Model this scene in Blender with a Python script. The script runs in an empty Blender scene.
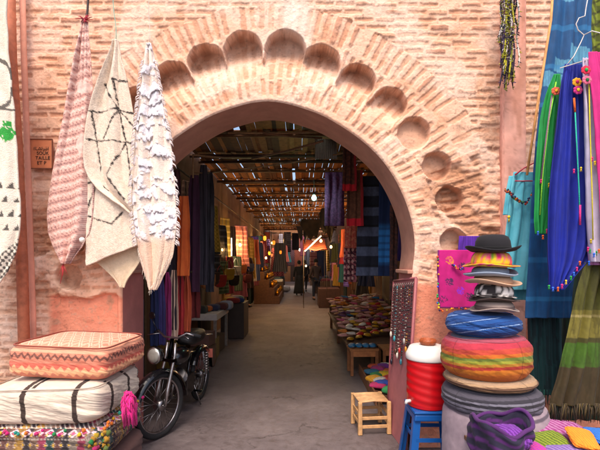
import bpy, math, random
import numpy as np
from mathutils import Vector, Matrix
random.seed(7); rng = np.random.default_rng(7)
SC = bpy.context.scene
COL = SC.collection
F, CX, HY, EYE = 430.0, 300.0, 262.0, 1.64
PI = math.pi

def P(px, py, Y):
    return Vector(((px-CX)/F*Y, Y, EYE+(HY-py)/F*Y))
def PX(px, Y): return (px-CX)/F*Y
def PZ(py, Y): return EYE+(HY-py)/F*Y
def S(h):
    h = h.lstrip('#')
    c = [int(h[i:i+2], 16)/255 for i in (0, 2, 4)]
    return np.array([x/12.92 if x <= .04045 else ((x+.055)/1.055)**2.4 for x in c])

# ---------------------------------------------------------------- noise
def _h(i, j, seed):
    n = (i.astype(np.int64)*374761393 + j.astype(np.int64)*668265263 + seed*974634777) & 0xffffffff
    n = ((n ^ (n >> 13))*1274126177) & 0xffffffff
    return ((n ^ (n >> 16)) & 0xffff)/65535.0
def vnoise(x, y, seed=0):
    x = np.asarray(x, float); y = np.asarray(y, float)
    i = np.floor(x); j = np.floor(y); fx = x-i; fy = y-j
    fx = fx*fx*(3-2*fx); fy = fy*fy*(3-2*fy)
    return ((_h(i, j, seed)*(1-fx)+_h(i+1, j, seed)*fx)*(1-fy)
            + (_h(i, j+1, seed)*(1-fx)+_h(i+1, j+1, seed)*fx)*fy)
def fbm(x, y, seed=0, o=4):
    s = 0; a = .5; t = 0
    for k in range(o):
        s = s+a*vnoise(x*2**k, y*2**k, seed+k*17); t += a; a *= .55
    return s/t
def sst(a, b, x):
    t = np.clip((x-a)/(b-a), 0, 1)
    return t*t*(3-2*t)
def mix(a, b, t):
    t = np.asarray(t)
    if t.ndim: t = t[..., None]
    return a*(1-t)+b*t

# ---------------------------------------------------------------- materials
def mat(name, rough=.85, metal=0, bs=60, bump=.15, var=.15, vs=6, color=None, sheen=0, fine=None, dist=.01, trans=0, coat=0):
    m = bpy.data.materials.new(name); m.use_nodes = True
    nt = m.node_tree; N = nt.nodes; L = nt.links
    b = N['Principled BSDF']; b.inputs['Roughness'].default_value = rough; b.inputs['Metallic'].default_value = metal
    if sheen:
        b.inputs['Sheen Weight'].default_value = sheen; b.inputs['Sheen Roughness'].default_value = .5
    if coat: b.inputs['Coat Weight'].default_value = coat
    tc = N.new('ShaderNodeTexCoord')
    if color is None:
        a = N.new('ShaderNodeVertexColor'); a.layer_name = 'Col'; csock = a.outputs['Color']
    else:
        a = N.new('ShaderNodeRGB'); a.outputs[0].default_value = (*color, 1); csock = a.outputs[0]
    n = N.new('ShaderNodeTexNoise'); n.inputs['Scale'].default_value = vs; n.inputs['Detail'].default_value = 6; n.inputs['Roughness'].default_value = .65
    L.new(tc.outputs['Object'], n.inputs['Vector'])
    mr = N.new('ShaderNodeMapRange'); mr.inputs['From Min'].default_value = .3; mr.inputs['From Max'].default_value = .7
    mr.inputs['To Min'].default_value = 1-var; mr.inputs['To Max'].default_value = 1+var*.8
    L.new(n.outputs['Fac'], mr.inputs['Value'])
    mx = N.new('ShaderNodeMix'); mx.data_type = 'RGBA'; mx.blend_type = 'MULTIPLY'; mx.inputs[0].default_value = 1
    L.new(csock, mx.inputs[6]); L.new(mr.outputs[0], mx.inputs[7])
    L.new(mx.outputs[2], b.inputs['Base Color'])
    if bump:
        n2 = N.new('ShaderNodeTexNoise'); n2.inputs['Scale'].default_value = bs; n2.inputs['Detail'].default_value = 5
        L.new(tc.outputs['Object'], n2.inputs['Vector'])
        bp = N.new('ShaderNodeBump'); bp.inputs['Strength'].default_value = bump; bp.inputs['Distance'].default_value = dist
        hs = n2.outputs['Fac']
        if fine:
            w = N.new('ShaderNodeTexWave'); w.inputs['Scale'].default_value = fine; w.inputs['Distortion'].default_value = 2; w.bands_direction = 'Z'
            L.new(tc.outputs['Object'], w.inputs['Vector'])
            ad = N.new('ShaderNodeMath'); ad.operation = 'ADD'; L.new(hs, ad.inputs[0]); L.new(w.outputs['Fac'], ad.inputs[1]); hs = ad.outputs[0]
        L.new(hs, bp.inputs['Height']); L.new(bp.outputs[0], b.inputs['Normal'])
    if trans:
        tr = N.new('ShaderNodeBsdfTranslucent'); L.new(mx.outputs[2], tr.inputs[0])
        ms = N.new('ShaderNodeMixShader'); ms.inputs[0].default_value = trans
        L.new(b.outputs[0], ms.inputs[1]); L.new(tr.outputs[0], ms.inputs[2])
        L.new(ms.outputs[0], N['Material Output'].inputs[0])
    return m
def emat(name, color, strength):
    m = bpy.data.materials.new(name); m.use_nodes = True
    b = m.node_tree.nodes['Principled BSDF']
    b.inputs['Base Color'].default_value = (*color, 1)
    b.inputs['Emission Color'].default_value = (*color, 1); b.inputs['Emission Strength'].default_value = strength
    return m
M = dict(
    wall=mat('wall_masonry', .95, bs=45, bump=.5, var=.13, vs=11, dist=.012),
    plaster=mat('plaster', .9, bs=22, bump=.35, var=.16, vs=5, dist=.01),
    cloth=mat('cloth', .9, bs=320, bump=.25, var=.12, vs=14, sheen=.05, fine=160, dist=.003),
    thin=mat('thin_cloth', .75, bs=200, bump=.25, var=.2, vs=7, sheen=.04, dist=.003, trans=.15),
    wool=mat('wool', .97, bs=130, bump=.7, var=.1, vs=40, sheen=.1, dist=.008),
    felt=mat('felt', .95, bs=240, bump=.3, var=.1, vs=20, sheen=.02, dist=.003),
    plain=mat('matte_paint', .6, bs=60, bump=.1, var=.15, vs=9, dist=.004),
    plastic=mat('plastic', .32, bs=8, bump=.05, var=.07, vs=5, dist=.004),
    gloss=mat('glossy_paint', .22, bs=30, bump=.02, var=.25, vs=14, coat=.4),
    metal=mat('worn_metal', .35, metal=1, bs=40, bump=.05, var=.3, vs=25),
    rubber=mat('rubber', .8, bs=90, bump=.3, var=.2, vs=20),
    wood=mat('wood', .7, bs=35, bump=.4, var=.3, vs=16, dist=.006),
    leather=mat('leather', .5, bs=120, bump=.15, var=.15, vs=20),
    pile=mat('wool_pile', 1, bump=0, var=.06, vs=30, trans=.5),
    skin=mat('skin', .6, color=(.28, .14, .09), bump=.05),
)

# ---------------------------------------------------------------- object helpers
def link(o): COL.objects.link(o); return o
def tag(o, label=None, cat=None, group=None, kind=None):
    if label: o['label'] = label
    if cat: o['category'] = cat
    if group: o['group'] = group
    if kind: o['kind'] = kind
    return o
def empty(name, loc=(0, 0, 0), rz=0, label=None, cat=None, group=None):
    o = bpy.data.objects.new(name, None); o.empty_display_size = .1; o.location = loc; o.rotation_euler = (0, 0, rz)
    link(o); return tag(o, label, cat, group)
def npmesh(name, V, Q, C, m, parent=None, smooth=True, loc=(0, 0, 0), rz=0, solid=0, flip=False):
    me = bpy.data.meshes.new(name)
    V = np.asarray(V, np.float32); Q = np.asarray(Q, np.int32)
    if flip: Q = Q[:, ::-1]
    me.vertices.add(len(V)); me.vertices.foreach_set('co', V.ravel())
    me.loops.add(Q.size); me.loops.foreach_set('vertex_index', np.ascontiguousarray(Q).ravel())
    me.polygons.add(len(Q)); k = Q.shape[1]
    me.polygons.foreach_set('loop_start', np.arange(0, Q.size, k, dtype=np.int32))
    me.polygons.foreach_set('loop_total', np.full(len(Q), k, np.int32))
    me.update(calc_edges=True)
    me.polygons.foreach_set('use_smooth', np.full(len(Q), smooth))
    if C is not None:
        a = me.color_attributes.new('Col', 'FLOAT_COLOR', 'POINT')
        c4 = np.ones((len(V), 4), np.float32); c4[:, :3] = np.clip(C, .002, .9)
        a.data.foreach_set('color', c4.ravel())
    me.materials.append(m)
    o = bpy.data.objects.new(name, me); o.location = loc; o.rotation_euler = (0, 0, rz)
    if parent: o.parent = parent
    link(o)
    if solid:
        s = o.modifiers.new('thickness', 'SOLIDIFY'); s.thickness = solid; s.offset = 0
    return o
def grid_quads(nr, nc):
    i = np.arange(nr*nc).reshape(nr, nc)
    return np.stack([i[:-1, :-1], i[1:, :-1], i[1:, 1:], i[:-1, 1:]], -1).reshape(-1, 4)

class MB:
    def __init__(s): s.v = []; s.f = []; s.c = []; s.s = []
    def _add(s, vs, fs, col, smooth):
        n = len(s.v)
        s.v += [tuple(v) for v in vs]
        s.c += [tuple(col)]*len(vs) if not isinstance(col, list) else [tuple(c) for c in col]
        s.f += [tuple(i+n for i in f) for f in fs]; s.s += [smooth]*len(fs)
        return s
    def box(s, c, size, col, rot=None, taper=1):
        x, y, z = [a/2 for a in size]; vs = []
        for dz in (-1, 1):
            k = taper if dz > 0 else 1
            for dx, dy in ((-1, -1), (1, -1), (1, 1), (-1, 1)):
                vs.append(Vector((dx*x*k, dy*y*k, dz*z)))
        if rot is not None: vs = [rot @ v for v in vs]
        vs = [v+Vector(c) for v in vs]
        return s._add(vs, [(3, 2, 1, 0), (4, 5, 6, 7), (0, 1, 5, 4), (1, 2, 6, 5), (2, 3, 7, 6), (3, 0, 4, 7)], col, False)
    def tube(s, pts, r, col, n=8, closed=False):
        pts = [Vector(p) for p in pts]; m = len(pts)
        rr = r if isinstance(r, (list, tuple)) else [r]*m
        vs = []; up = Vector((0, 0, 1)); pn = None
        for i, p in enumerate(pts):
            a = pts[(i-1) % m] if (i > 0 or closed) else p
            b = pts[(i+1) % m] if (i < m-1 or closed) else p
            t = (b-a).normalized() if (b-a).length > 1e-9 else Vector((0, 0, 1))
            if pn is None: pn = t.cross(up if abs(t.z) < .9 else Vector((1, 0, 0))).normalized()
            pn = (pn-t*pn.dot(t)); pn = pn.normalized() if pn.length > 1e-6 else t.orthogonal().normalized()
            q = t.cross(pn)
            for k in range(n):
                an = 2*PI*k/n; vs.append(p+(pn*math.cos(an)+q*math.sin(an))*rr[i])
        fs = []
        for i in range(m if closed else m-1):
            j = (i+1) % m
            for k in range(n): fs.append((i*n+k, i*n+(k+1) % n, j*n+(k+1) % n, j*n+k))
        if not closed: fs += [tuple(range(n))[::-1], tuple(range((m-1)*n, m*n))]
        return s._add(vs, fs, col, True)
    def lathe(s, prof, c, col, n=32, sx=1, sy=1, fn=None, rot=None):
        vs = []; cs = []; m = len(prof)
        for (r, z) in prof:
            for k in range(n):
                a = 2*PI*k/n; x, y, zz = r*math.cos(a)*sx, r*math.sin(a)*sy, z
                if fn: x, y, zz = fn(a, x, y, zz)
                v = Vector((x, y, zz))
                if rot is not None: v = rot @ v
                vs.append(v+Vector(c))
                cs.append(col(a, r, z) if callable(col) else col)
        fs = [(i*n+k, i*n+(k+1) % n, (i+1)*n+(k+1) % n, (i+1)*n+k) for i in range(m-1) for k in range(n)]
        if prof[0][0] > 1e-6: fs.append(tuple(range(n))[::-1])
        if prof[-1][0] > 1e-6: fs.append(tuple(range((m-1)*n, m*n)))
        return s._add(vs, fs, cs, True)
    def ball(s, c, r, col, n=8, jit=0, sc=(1, 1, 1)):
        vs = []; fs = []; m = max(4, n//2+1)
        for i in range(m+1):
            ph = PI*i/m
            for k in range(n):
                a = 2*PI*k/n; q = r*(1+random.uniform(-jit, jit))
                vs.append(Vector((q*math.sin(ph)*math.cos(a)*sc[0], q*math.sin(ph)*math.sin(a)*sc[1], q*math.cos(ph)*sc[2]))+Vector(c))
        fs = [(i*n+k, (i+1)*n+k, (i+1)*n+(k+1) % n, i*n+(k+1) % n) for i in range(m) for k in range(n)]
        return s._add(vs, fs, col, True)
    def strip(s, pts, w, col, side=Vector((1, 0, 0))):
        vs = []; m = len(pts)
        for i, p in enumerate(pts):
            ww = w*(1-.7*i/(m-1)); vs += [Vector(p)-side*ww/2, Vector(p)+side*ww/2]
        return s._add(vs, [(2*i, 2*i+1, 2*i+3, 2*i+2) for i in range(m-1)], col, False)
    def build(s, name, m, parent=None, loc=None, rz=0, bevel=0):
        me = bpy.data.meshes.new(name)
        me.from_pydata(s.v, [], s.f)
        me.polygons.foreach_set('use_smooth', s.s)
        a = me.color_attributes.new('Col', 'FLOAT_COLOR', 'POINT')
        c4 = np.ones((len(s.v), 4), np.float32); c4[:, :3] = np.array(s.c)
        a.data.foreach_set('color', c4.ravel())
        me.materials.append(m); me.validate()
        o = bpy.data.objects.new(name, me)
        if loc is not None: o.location = loc
        o.rotation_euler = (0, 0, rz)
        if parent: o.parent = parent
        link(o)
        if bevel:
            b = o.modifiers.new('bevel', 'BEVEL'); b.width = bevel; b.segments = 2; b.limit_method = 'ANGLE'
        return o

# cloth in local metres: rows (z, xl, xr[, dy])
def cloth_local(name, rows, col, m, loc=(0, 0, 0), rz=0, nf=3, amp=.02, res=.008, solid=.005, parent=None, bottom=None, seed=0, wr=.3, topflat=.15, yfn=None):
    rows = sorted(rows, key=lambda r: -r[0])
    zs = np.array([-r[0] for r in rows]); xl = np.array([r[1] for r in rows]); xr = np.array([r[2] for r in rows])
    dy = np.array([r[3] if len(r) > 3 else 0 for r in rows])
    H = zs[-1]-zs[0]; W = np.max(xr-xl)
    nv = max(6, int(H/res)); nu = max(6, int(W/res))
    U, Vv = np.meshgrid(np.linspace(0, 1, nu+1), np.linspace(0, 1, nv+1))
    d = zs[0]+Vv*H
    def smi(q, f):
        k = .06*H
        return (np.interp(q-k, zs, f)+2*np.interp(q, zs, f)+np.interp(q+k, zs, f))/4
    XL = smi(d, xl); XR = smi(d, xr); DY = smi(d, dy)
    e = .007*(vnoise(Vv*H*7+seed, U*2, 3)-.5)*2*(U-.2)
    X = XL+(XR-XL)*U+e
    Z = -d.copy()
    if bottom is not None:
        Z = -(zs[0]+Vv*(H+bottom(U)))
    ramp = sst(0, topflat, Vv) if topflat else 1
    ph = seed*1.7
    Uw = U+.22/max(nf, 1)*(fbm(U*nf*1.1+seed, Vv*1.6, seed+7)-.5)*2
    f = (np.sin(2*PI*nf*Uw+ph+.9*np.sin(2.0*Vv+ph))*.5+(1-2*abs(np.sin(PI*nf*1.37*Uw+2*ph+Vv*.9)))*.4+.9*(fbm(U*nf*2.3, Vv*H*2.2+seed, seed+11)-.5))
    Yd = DY+amp*f*(.35+.65*ramp)+wr*.05*(fbm(X*5+seed, Z*3, seed+5)-.5)
    if yfn is not None: Yd = Yd+yfn(U, Vv)
    C = col(U, Vv, X, Z) if callable(col) else np.broadcast_to(col, U.shape+(3,))
    C = np.array(C, float).reshape(-1, 3)
    V = np.stack([X, Yd, Z], -1).reshape(-1, 3)
    return npmesh(name, V, grid_quads(nv+1, nu+1), C, m, parent, loc=loc, rz=rz, solid=solid)
# cloth outlined by photograph rows (py, xl, xr[, dy]) standing at depth Y
def cloth_px(name, rows, Y, col, m, **k):
    z0 = PZ(rows[0][0], Y); x0 = PX((rows[0][1]+rows[0][2])/2, Y)
    rr = [(PZ(r[0], Y)-z0, PX(r[1], Y)-x0, PX(r[2], Y)-x0)+tuple(r[3:]) for r in rows]
    b = k.pop('bottom', None)
    if b: k['bottom'] = lambda U: b(U)/F*Y
    loc = (x0, Y, z0)
    par = k.get('parent')
    if par: loc = Vector(loc)-par.location
    return cloth_local(name, rr, col, m, loc=loc, **k)

def superbox(name, c, size, col, m, n=5, rz=0, wrinkle=.01, res=40, parent=None, roundplan=False, seed=0, sag=0, tilt=None, ne=None):
    """soft cushion: col(face, a, b, x, y, z) with a,b in -1..1"""
    g = np.linspace(-1, 1, res+1); A, B = np.meshgrid(g, g)
    o = np.ones_like(A); Vs = []; Cs = []; Qs = []; off = 0
    for face, (x, y, z) in dict(top=(A, B, o), bottom=(A, -B, -o), front=(A, -o, B), back=(-A, o, B), right=(o, A, B), left=(-o, -A, B)).items():
        if roundplan:
            l2 = np.sqrt(x*x+y*y)+1e-9; li = np.maximum(abs(x), abs(y)); x2 = x*li/l2; y2 = y*li/l2
            rr = np.sqrt(x2**2+y2**2)
            k = (rr**n+abs(z)**n)**(1/n); X, Y_, Z = x2/k, y2/k, z/k
        else:
            e2 = ne or n
            k = (abs(x)**e2+abs(y)**e2+abs(z)**n)**(1/n) if e2 == n else ((abs(x)**e2+abs(y)**e2)**(n/e2)+abs(z)**n)**(1/n)
            X, Y_, Z = x/k, y/k, z/k
        w = 1+wrinkle*10*(fbm(X*3+seed+Z*2, Y_*3+Z*2.5+seed, seed)-.5)*.6
        px, py, pz = X*size[0]/2*w, Y_*size[1]/2*w, Z*size[2]/2*(1+wrinkle*8*(fbm(X*2+9, Y_*2+seed, seed+3)-.5))
        pz = pz-sag*(1-np.clip(X*X+Y_*Y_, 0, 1))*(Z > 0)*Z
        C = col(face, A, B, X, Y_, Z) if callable(col) else np.broadcast_to(col, A.shape+(3,))
        Vs.append(np.stack([px, py, pz], -1).reshape(-1, 3)); Cs.append(np.array(C, float).reshape(-1, 3))
        Qs.append(grid_quads(res+1, res+1)[:, ::-1]+off); off += A.size
    V = np.concatenate(Vs); C = np.concatenate(Cs); Q = np.concatenate(Qs)
    # weld the seams
    key = np.round(V*20000).astype(np.int64); _, first, inv = np.unique(key, axis=0, return_index=True, return_inverse=True)
    inv = inv.ravel()
    V2 = V[first]; C2 = C[first]; Q = inv[Q]
    ob = npmesh(name, V2, Q, C2, m, parent, loc=c, rz=rz)
    if tilt: ob.rotation_euler = (tilt[0], tilt[1], rz)
    return ob

# ================================================================ THE GATEWAY WALL
WY, WT = 3.8, .52
ACX = 267.0
half = [(0, 101), (16, 102.5), (33, 107), (54, 114.5), (73, 125), (92, 138), (108, 152), (120, 166), (130, 182), (138, 199), (144, 217), (147.5, 235), (148, 252), (146, 268), (145, 285)]
def crom(p, n=6):
    out = []
    for i in range(len(p)-1):
        a = p[max(i-1, 0)] if i else (-p[1][0], p[1][1]); b = p[i]; c = p[i+1]; d = p[min(i+2, len(p)-1)]
        for k in range(n):
            t = k/n
            out.append(tuple(.5*((2*b[j])+(-a[j]+c[j])*t+(2*a[j]-5*b[j]+4*c[j]-d[j])*t*t+(-a[j]+3*b[j]-3*c[j]+d[j])*t**3) for j in (0, 1)))
    return out+[p[-1]]
hr = crom(half)
gy = HY+EYE*F/WY
hr = hr+[(145, y) for y in np.linspace(300, gy, 12)]
curve = [(ACX-x, y) for x, y in hr[::-1]]+[(ACX+x, y) for x, y in hr[1:]]
curve = np.array(curve)                       # left foot -> apex -> right foot, in wall pixels
def wall_px(p): return np.stack([(p[..., 0]-CX)/F*WY, EYE+(HY-p[..., 1])/F*WY], -1)
curve_m = wall_px(curve)

gate = empty('gateway_wall', (0, WY, 0), 0, 'old pink brick gateway wall with scalloped horseshoe arch over the alley', 'gateway')
def build_wall_face():
    cell = .0068
    xs = np.arange(-3.2, 3.2+1e-6, cell); zs = np.arange(0, 4.7, cell)
    X, Z = np.meshgrid(xs, zs); nr, nc = X.shape
    U = CX+X/WY*F; V = HY-(Z-EYE)/WY*F
    D = np.full(X.shape, 1e9); NX = X.copy(); NZ = Z.copy()
    near = (U > 60) & (U < 480)
    Xn, Zn = X[near], Z[near]; Dn = np.full(Xn.shape, 1e9); ax = Xn.copy(); az = Zn.copy()
    for a, b in zip(curve_m[:-1], curve_m[1:]):
        ab = b-a; t = np.clip(((Xn-a[0])*ab[0]+(Zn-a[1])*ab[1])/(ab@ab), 0, 1)
        qx = a[0]+t*ab[0]; qz = a[1]+t*ab[1]; dd = (Xn-qx)**2+(Zn-qz)**2
        k = dd < Dn; Dn = np.where(k, dd, Dn); ax = np.where(k, qx, ax); az = np.where(k, qz, az)
    D[near] = np.sqrt(Dn); NX[near] = ax; NZ[near] = az
    ph = F/WY; d = np.minimum(D*ph, 300)
    hx = np.array([h[0] for h in hr]); hy = np.array([h[1] for h in hr])
    def inside(u, v): return (v > 101) & (abs(u-ACX) < np.interp(v, hy, hx))
    # --- pattern
    wu = U+2.4*(fbm(U/26, V/26, 11)-.5)+1.1*(vnoise(U/4, V/4, 12)-.5); wv = V+3.0*(fbm(U/60, V/30, 13)-.5)+1.3*(vnoise(U/5, V/3, 14)-.5)
    cxr, cyr = ACX, 238.0
    th = np.arctan2(wu-cxr, cyr-wv); rad = np.hypot(U-cxr, V-cyr)
    outer = 96+6*(vnoise(th*14, th*0, 4)-.5)                    # outer edge of the radial bricks
    inring = (d < outer) & (V < 262+20)
    # scallops
    sc = [(243, 50, 18.5, 1), (285, 50, 18.5, 1), (206, 62, 18, 1), (321, 64, 18, 1), (172, 81, 18, 1), (357, 82, 18, 1),
          (139, 105, 17, .8), (389, 105, 17, .8), (113, 133, 16, .35), (414, 133, 16, .35), (91, 166, 14.5, 0), (437, 166, 14.5, 0),
          (78, 199, 14, 0), (450, 199, 14, 0), (74, 240, 13, 0), (454, 242, 13, 0), (68, 277, 13.5, 0), (463, 278, 13, 0)]
    dep = np.zeros(X.shape); scm = np.zeros(X.shape); scin = np.zeros(X.shape)
    for (sx, sy, rho, bl) in sc:
        ux, uy = sx-264, sy-238; l = math.hypot(ux, uy); ux /= l; uy /= l
        rho *= 1.0+.04*math.sin(sx)
        r = (U-sx)*ux+(V-sy)*uy; t = -(U-sx)*uy+(V-sy)*ux
        wob = 1.3*(vnoise(U/7, V/7, 21)-.5)
        top = np.hypot(t, r)+wob
        m1 = 1-sst(rho-1.4, rho+.8, top)
        if bl > 0:
            rho *= 1.065; w = rho-.3+np.clip(-r-11, 0, 60)*.55
            strip = (1-sst(w-1.6, w+.6, abs(t)+wob))*(r < 0)*(d > .5)*(r > -75)
            m1 = np.maximum(m1*(r >= -2), strip)
            m1 = np.maximum(m1, (1-sst(rho-1.4, rho+.8, top)))
            prof = sst(14, 66, d)**1.25
            groove = .012*np.exp(-((abs(t)-20.2)/1.3)**2)*sst(-12, -16, r)*(1-sst(24, 40, -r))
            dp = m1*(bl*(.165*prof*(1-.30*np.clip(abs(t)/rho, 0, 1)**3)+groove)+(1-bl)*.07*(1-sst(rho-2, rho, top)))
        else:
            dp = m1*(.085+.022*np.clip(r/rho, -1, 1))
        dep = np.maximum(dep, dp); 
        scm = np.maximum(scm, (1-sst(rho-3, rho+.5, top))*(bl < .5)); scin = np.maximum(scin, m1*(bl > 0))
    # radial bricks
    inner_part = (scin > .3) | (d < 28)
    pitch = np.where(inner_part, .052, .043)
    a = th/pitch; ia = np.floor(a); fa = a-ia
    dd = d+9*(_h(ia, ia*0, 31)-.5)
    rl = np.where(inner_part, 21., 34.); jb = np.floor(dd/rl); fb = dd/rl-jb
    rnd = _h(ia, jb, 33); rnd2 = _h(ia, jb, 34)
    wdt = .19+.09*rnd2
    br_r = (1-sst(wdt-.07, wdt+.07, abs(fa-.5)))*(sst(.0, .09, fb)*(1-sst(.88, .97, fb)))*(rnd > .13)
    # horizontal courses
    hp = 7.9; b = wv/hp; ib = np.floor(b); fb2 = b-ib
    bl_ = 21.0; a2 = (wu+ib*9.7+6*_h(ib, ib*0, 41))/bl_; ia2 = np.floor(a2); fa2 = a2-ia2
    rndh = _h(ia2, ib, 43); rndh2 = _h(ia2, ib, 44); wh = .19+.09*rndh2
    br_h = (1-sst(wh-.07, wh+.07, abs(fb2-.5)))*(sst(.02, .09, fa2)*(1-sst(.9, .97, fa2)))*(rndh > .1)
    br = np.where(inring, br_r, br_h); rid = np.where(inring, rnd, rndh)
    # erosion and plaster zones
    ero = np.clip(sst(.42, .62, fbm(U/34, V/26, 51))*(np.exp(-(((U-478)/45)**2+((V-205)/70)**2)**1.5)+np.exp(-(((U-40)/35)**2+((V-258)/48)**2)**1.5)+.7*np.exp(-(((U-452)/30)**2+((V-268)/20)**2)))*1.6, 0, 1)
    smear = sst(.5, .68, fbm(U/45+3, V/38, 61))                # limewash smeared over the bricks
    keyst = np.exp(-(((U-297)/16)**4+((V-22)/30)**4))
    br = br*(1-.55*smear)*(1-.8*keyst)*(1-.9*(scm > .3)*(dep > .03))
    pl_r = sst(283, 287, V+5*(fbm(U/15, V/9, 71)-.5))*(U > 380)
    pl_l = sst(294, 299, V+14*(fbm(U/18, V/9, 73)-.5))*(U < 150)
    pl_l = pl_l*np.maximum(sst(46, 52, U), .0)
    pl = np.maximum(pl_r, pl_l)
    br = br*(1-pl)
    jam = sst(0, 1, (np.abs(d-6) < 6)*1.0)*(1-sst(5, 7.5, d+3*(fbm(U/9, V/9, 75)-.5)))  # plaster lip round the arch
    br = br*(1-jam)
    n1 = fbm(U/12, V/12, 81); n2 = fbm(U/60, V/60, 83); n3 = fbm(U/3, V/3, 85, 3)
    mort = mix(S('#e3b092'), S('#ecc4aa'), n2); mort = mix(mort, S('#cf9a78'), sst(.5, .75, n1)*.7)
    mort = mix(mort, S('#ecd0be'), .55*smear); mort = mix(mort, S('#e8dacd'), .7*keyst)
    bc = mix(S('#c08262'), S('#d09c7c'), rid); bc = mix(bc, S('#9c5c46'), (rid > .88)*.6)
    C = mix(mort, bc, br*(.50+.38*vnoise(U/6, V/4, 99)))
    C = mix(C, mix(S('#8a5c40'), S('#c98a62'), n3), np.clip(ero*.75*(.5+.5*(1-br)), 0, 1))
    soot_shade = mix(S('#b58468'), S('#8a5e46'), n1)
    C = mix(C, soot_shade, np.clip(.60*sst(.05, .14, dep)+.3*scm, 0, .85))  # soot tan on the discs; browner with depth to paint the shaded tops
    C = mix(C, mix(S('#e08f72'), S('#d98468'), n1), pl*(.92-.3*sst(.62, .75, n3)))
    st = sst(.66, .74, fbm(U/9, V/14, 91))                     # patches of lost plaster
    C = mix(C, S('#b98d72'), st*pl*.6)
    C = C*(1-.22*sst(.6, .8, n3)[..., None])
    dark = sst(.78, .84, vnoise(U/2.2, V/1.6, 95))*.5*(n2 > .45)
    C = C*(1-.5*dark[..., None])
    # --- relief
    h = dep + br*.0085*(1-2*(rid > .8)) - .004*(n3-.5) + .010*(n1-.5)
    h = h + ero*(.028*(fbm(U/8, V/5, 97)-.35)+.020*(1-np.where(inring, br_r, br_h)))
    h = h + pl_l*.045*sst(50, 56, U)*(1-sst(115, 119, U))
    h = h + .014*np.clip(1-d/2.2, 0, 1)**2
    h = np.clip(h, -.02, .17)
    Y = h
    # --- cut the opening
    cu = (U[:-1, :-1]+U[1:, 1:])/2; cv = (V[:-1, :-1]+V[1:, 1:])/2
    keep = ~inside(cu, cv)
    Q = grid_quads(nr, nc)[keep.ravel()][:, ::-1]
    used = np.zeros(nr*nc, bool); used[Q.ravel()] = True
    drop = np.zeros(nr*nc, bool); drop[grid_quads(nr, nc)[~keep.ravel()].ravel()] = True
    snap = (used & drop).reshape(nr, nc)
    X = np.where(snap, NX, X); Z = np.where(snap, NZ, Z); Y = np.where(snap, .014, Y)
    Z = np.maximum(Z, 0)
    idx = -np.ones(nr*nc, np.int64); idx[used] = np.arange(used.sum())
    Vv = np.stack([X, Y, Z], -1).reshape(-1, 3)[used]
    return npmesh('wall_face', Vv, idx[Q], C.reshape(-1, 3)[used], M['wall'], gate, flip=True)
build_wall_face()
# soffit and jambs of the arch, the back face, the top
def build_soffit():
    n = len(curve_m); ny = 30
    t = np.linspace(0, 1, ny+1)
    V = []; C = []
    nrm = np.gradient(curve_m, axis=0); nrm = np.stack([nrm[:, 1], -nrm[:, 0]], -1); nrm /= np.linalg.norm(nrm, axis=1)[:, None]
    for j, tt in enumerate(t):
        y = .014+tt*(WT-.014)
        w = .010*(fbm(np.arange(n)*.25, np.full(n, tt*4.0), 5)-.5)*(0 < j < ny)
        q = curve_m+nrm*w[:, None]
        V.append(np.stack([q[:, 0], np.full(n, y), np.maximum(q[:, 1], 0)], -1))
        nz = fbm(np.arange(n)*.2, np.full(n, tt*5.0), 15)
        c = mix(S('#b98270'), S('#c9967f'), nz); low = curve[:, 1] > 270
        c = np.where(low[:, None], mix(S('#c87f74'), S('#b87068'), nz), c)
        C.append(c)
    return npmesh('arch_soffit', np.array(V).reshape(-1, 3), grid_quads(ny+1, n), np.array(C).reshape(-1, 3), M['plaster'], gate)
build_soffit()
def build_back():
    n = len(curve_m); X0, X1, Z1 = -3.2, 3.2, 4.7
    out = []
    for x, z in curve_m:
        ax = x-PX(ACX, WY); az = z-2.0
        if z < 1.2: out.append((X0 if ax < 0 else X1, z))
        else:
            k = min((3.2-abs(PX(ACX, WY)))/max(abs(ax), 1e-6), 2.7/max(az, 1e-6) if az > 0 else 1e9)
            out.append((np.clip(ax*k+PX(ACX, WY), X0, X1), 2.0+az*k))
    m = MB(); vs = []; 
    for (x, z), (a, b) in zip(curve_m, out): vs += [(x, WT, max(z, 0)), (a, WT, max(b, 0))]
    m._add(vs, [(2*i, 2*i+1, 2*i+3, 2*i+2) for i in range(n-1)], S('#b98a6c'), False)
    m.box((0, WT/2+.01, 4.72), (6.4, WT+.02, .04), S('#b98a6c'))
    m.box((-3.22, WT/2+.01, 2.35), (.04, WT, 4.7), S('#b98a6c')); m.box((3.22, WT/2+.01, 2.35), (.04, WT, 4.7), S('#b98a6c'))
    m.build('wall_core', M['plaster'], gate)
build_back()
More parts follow.
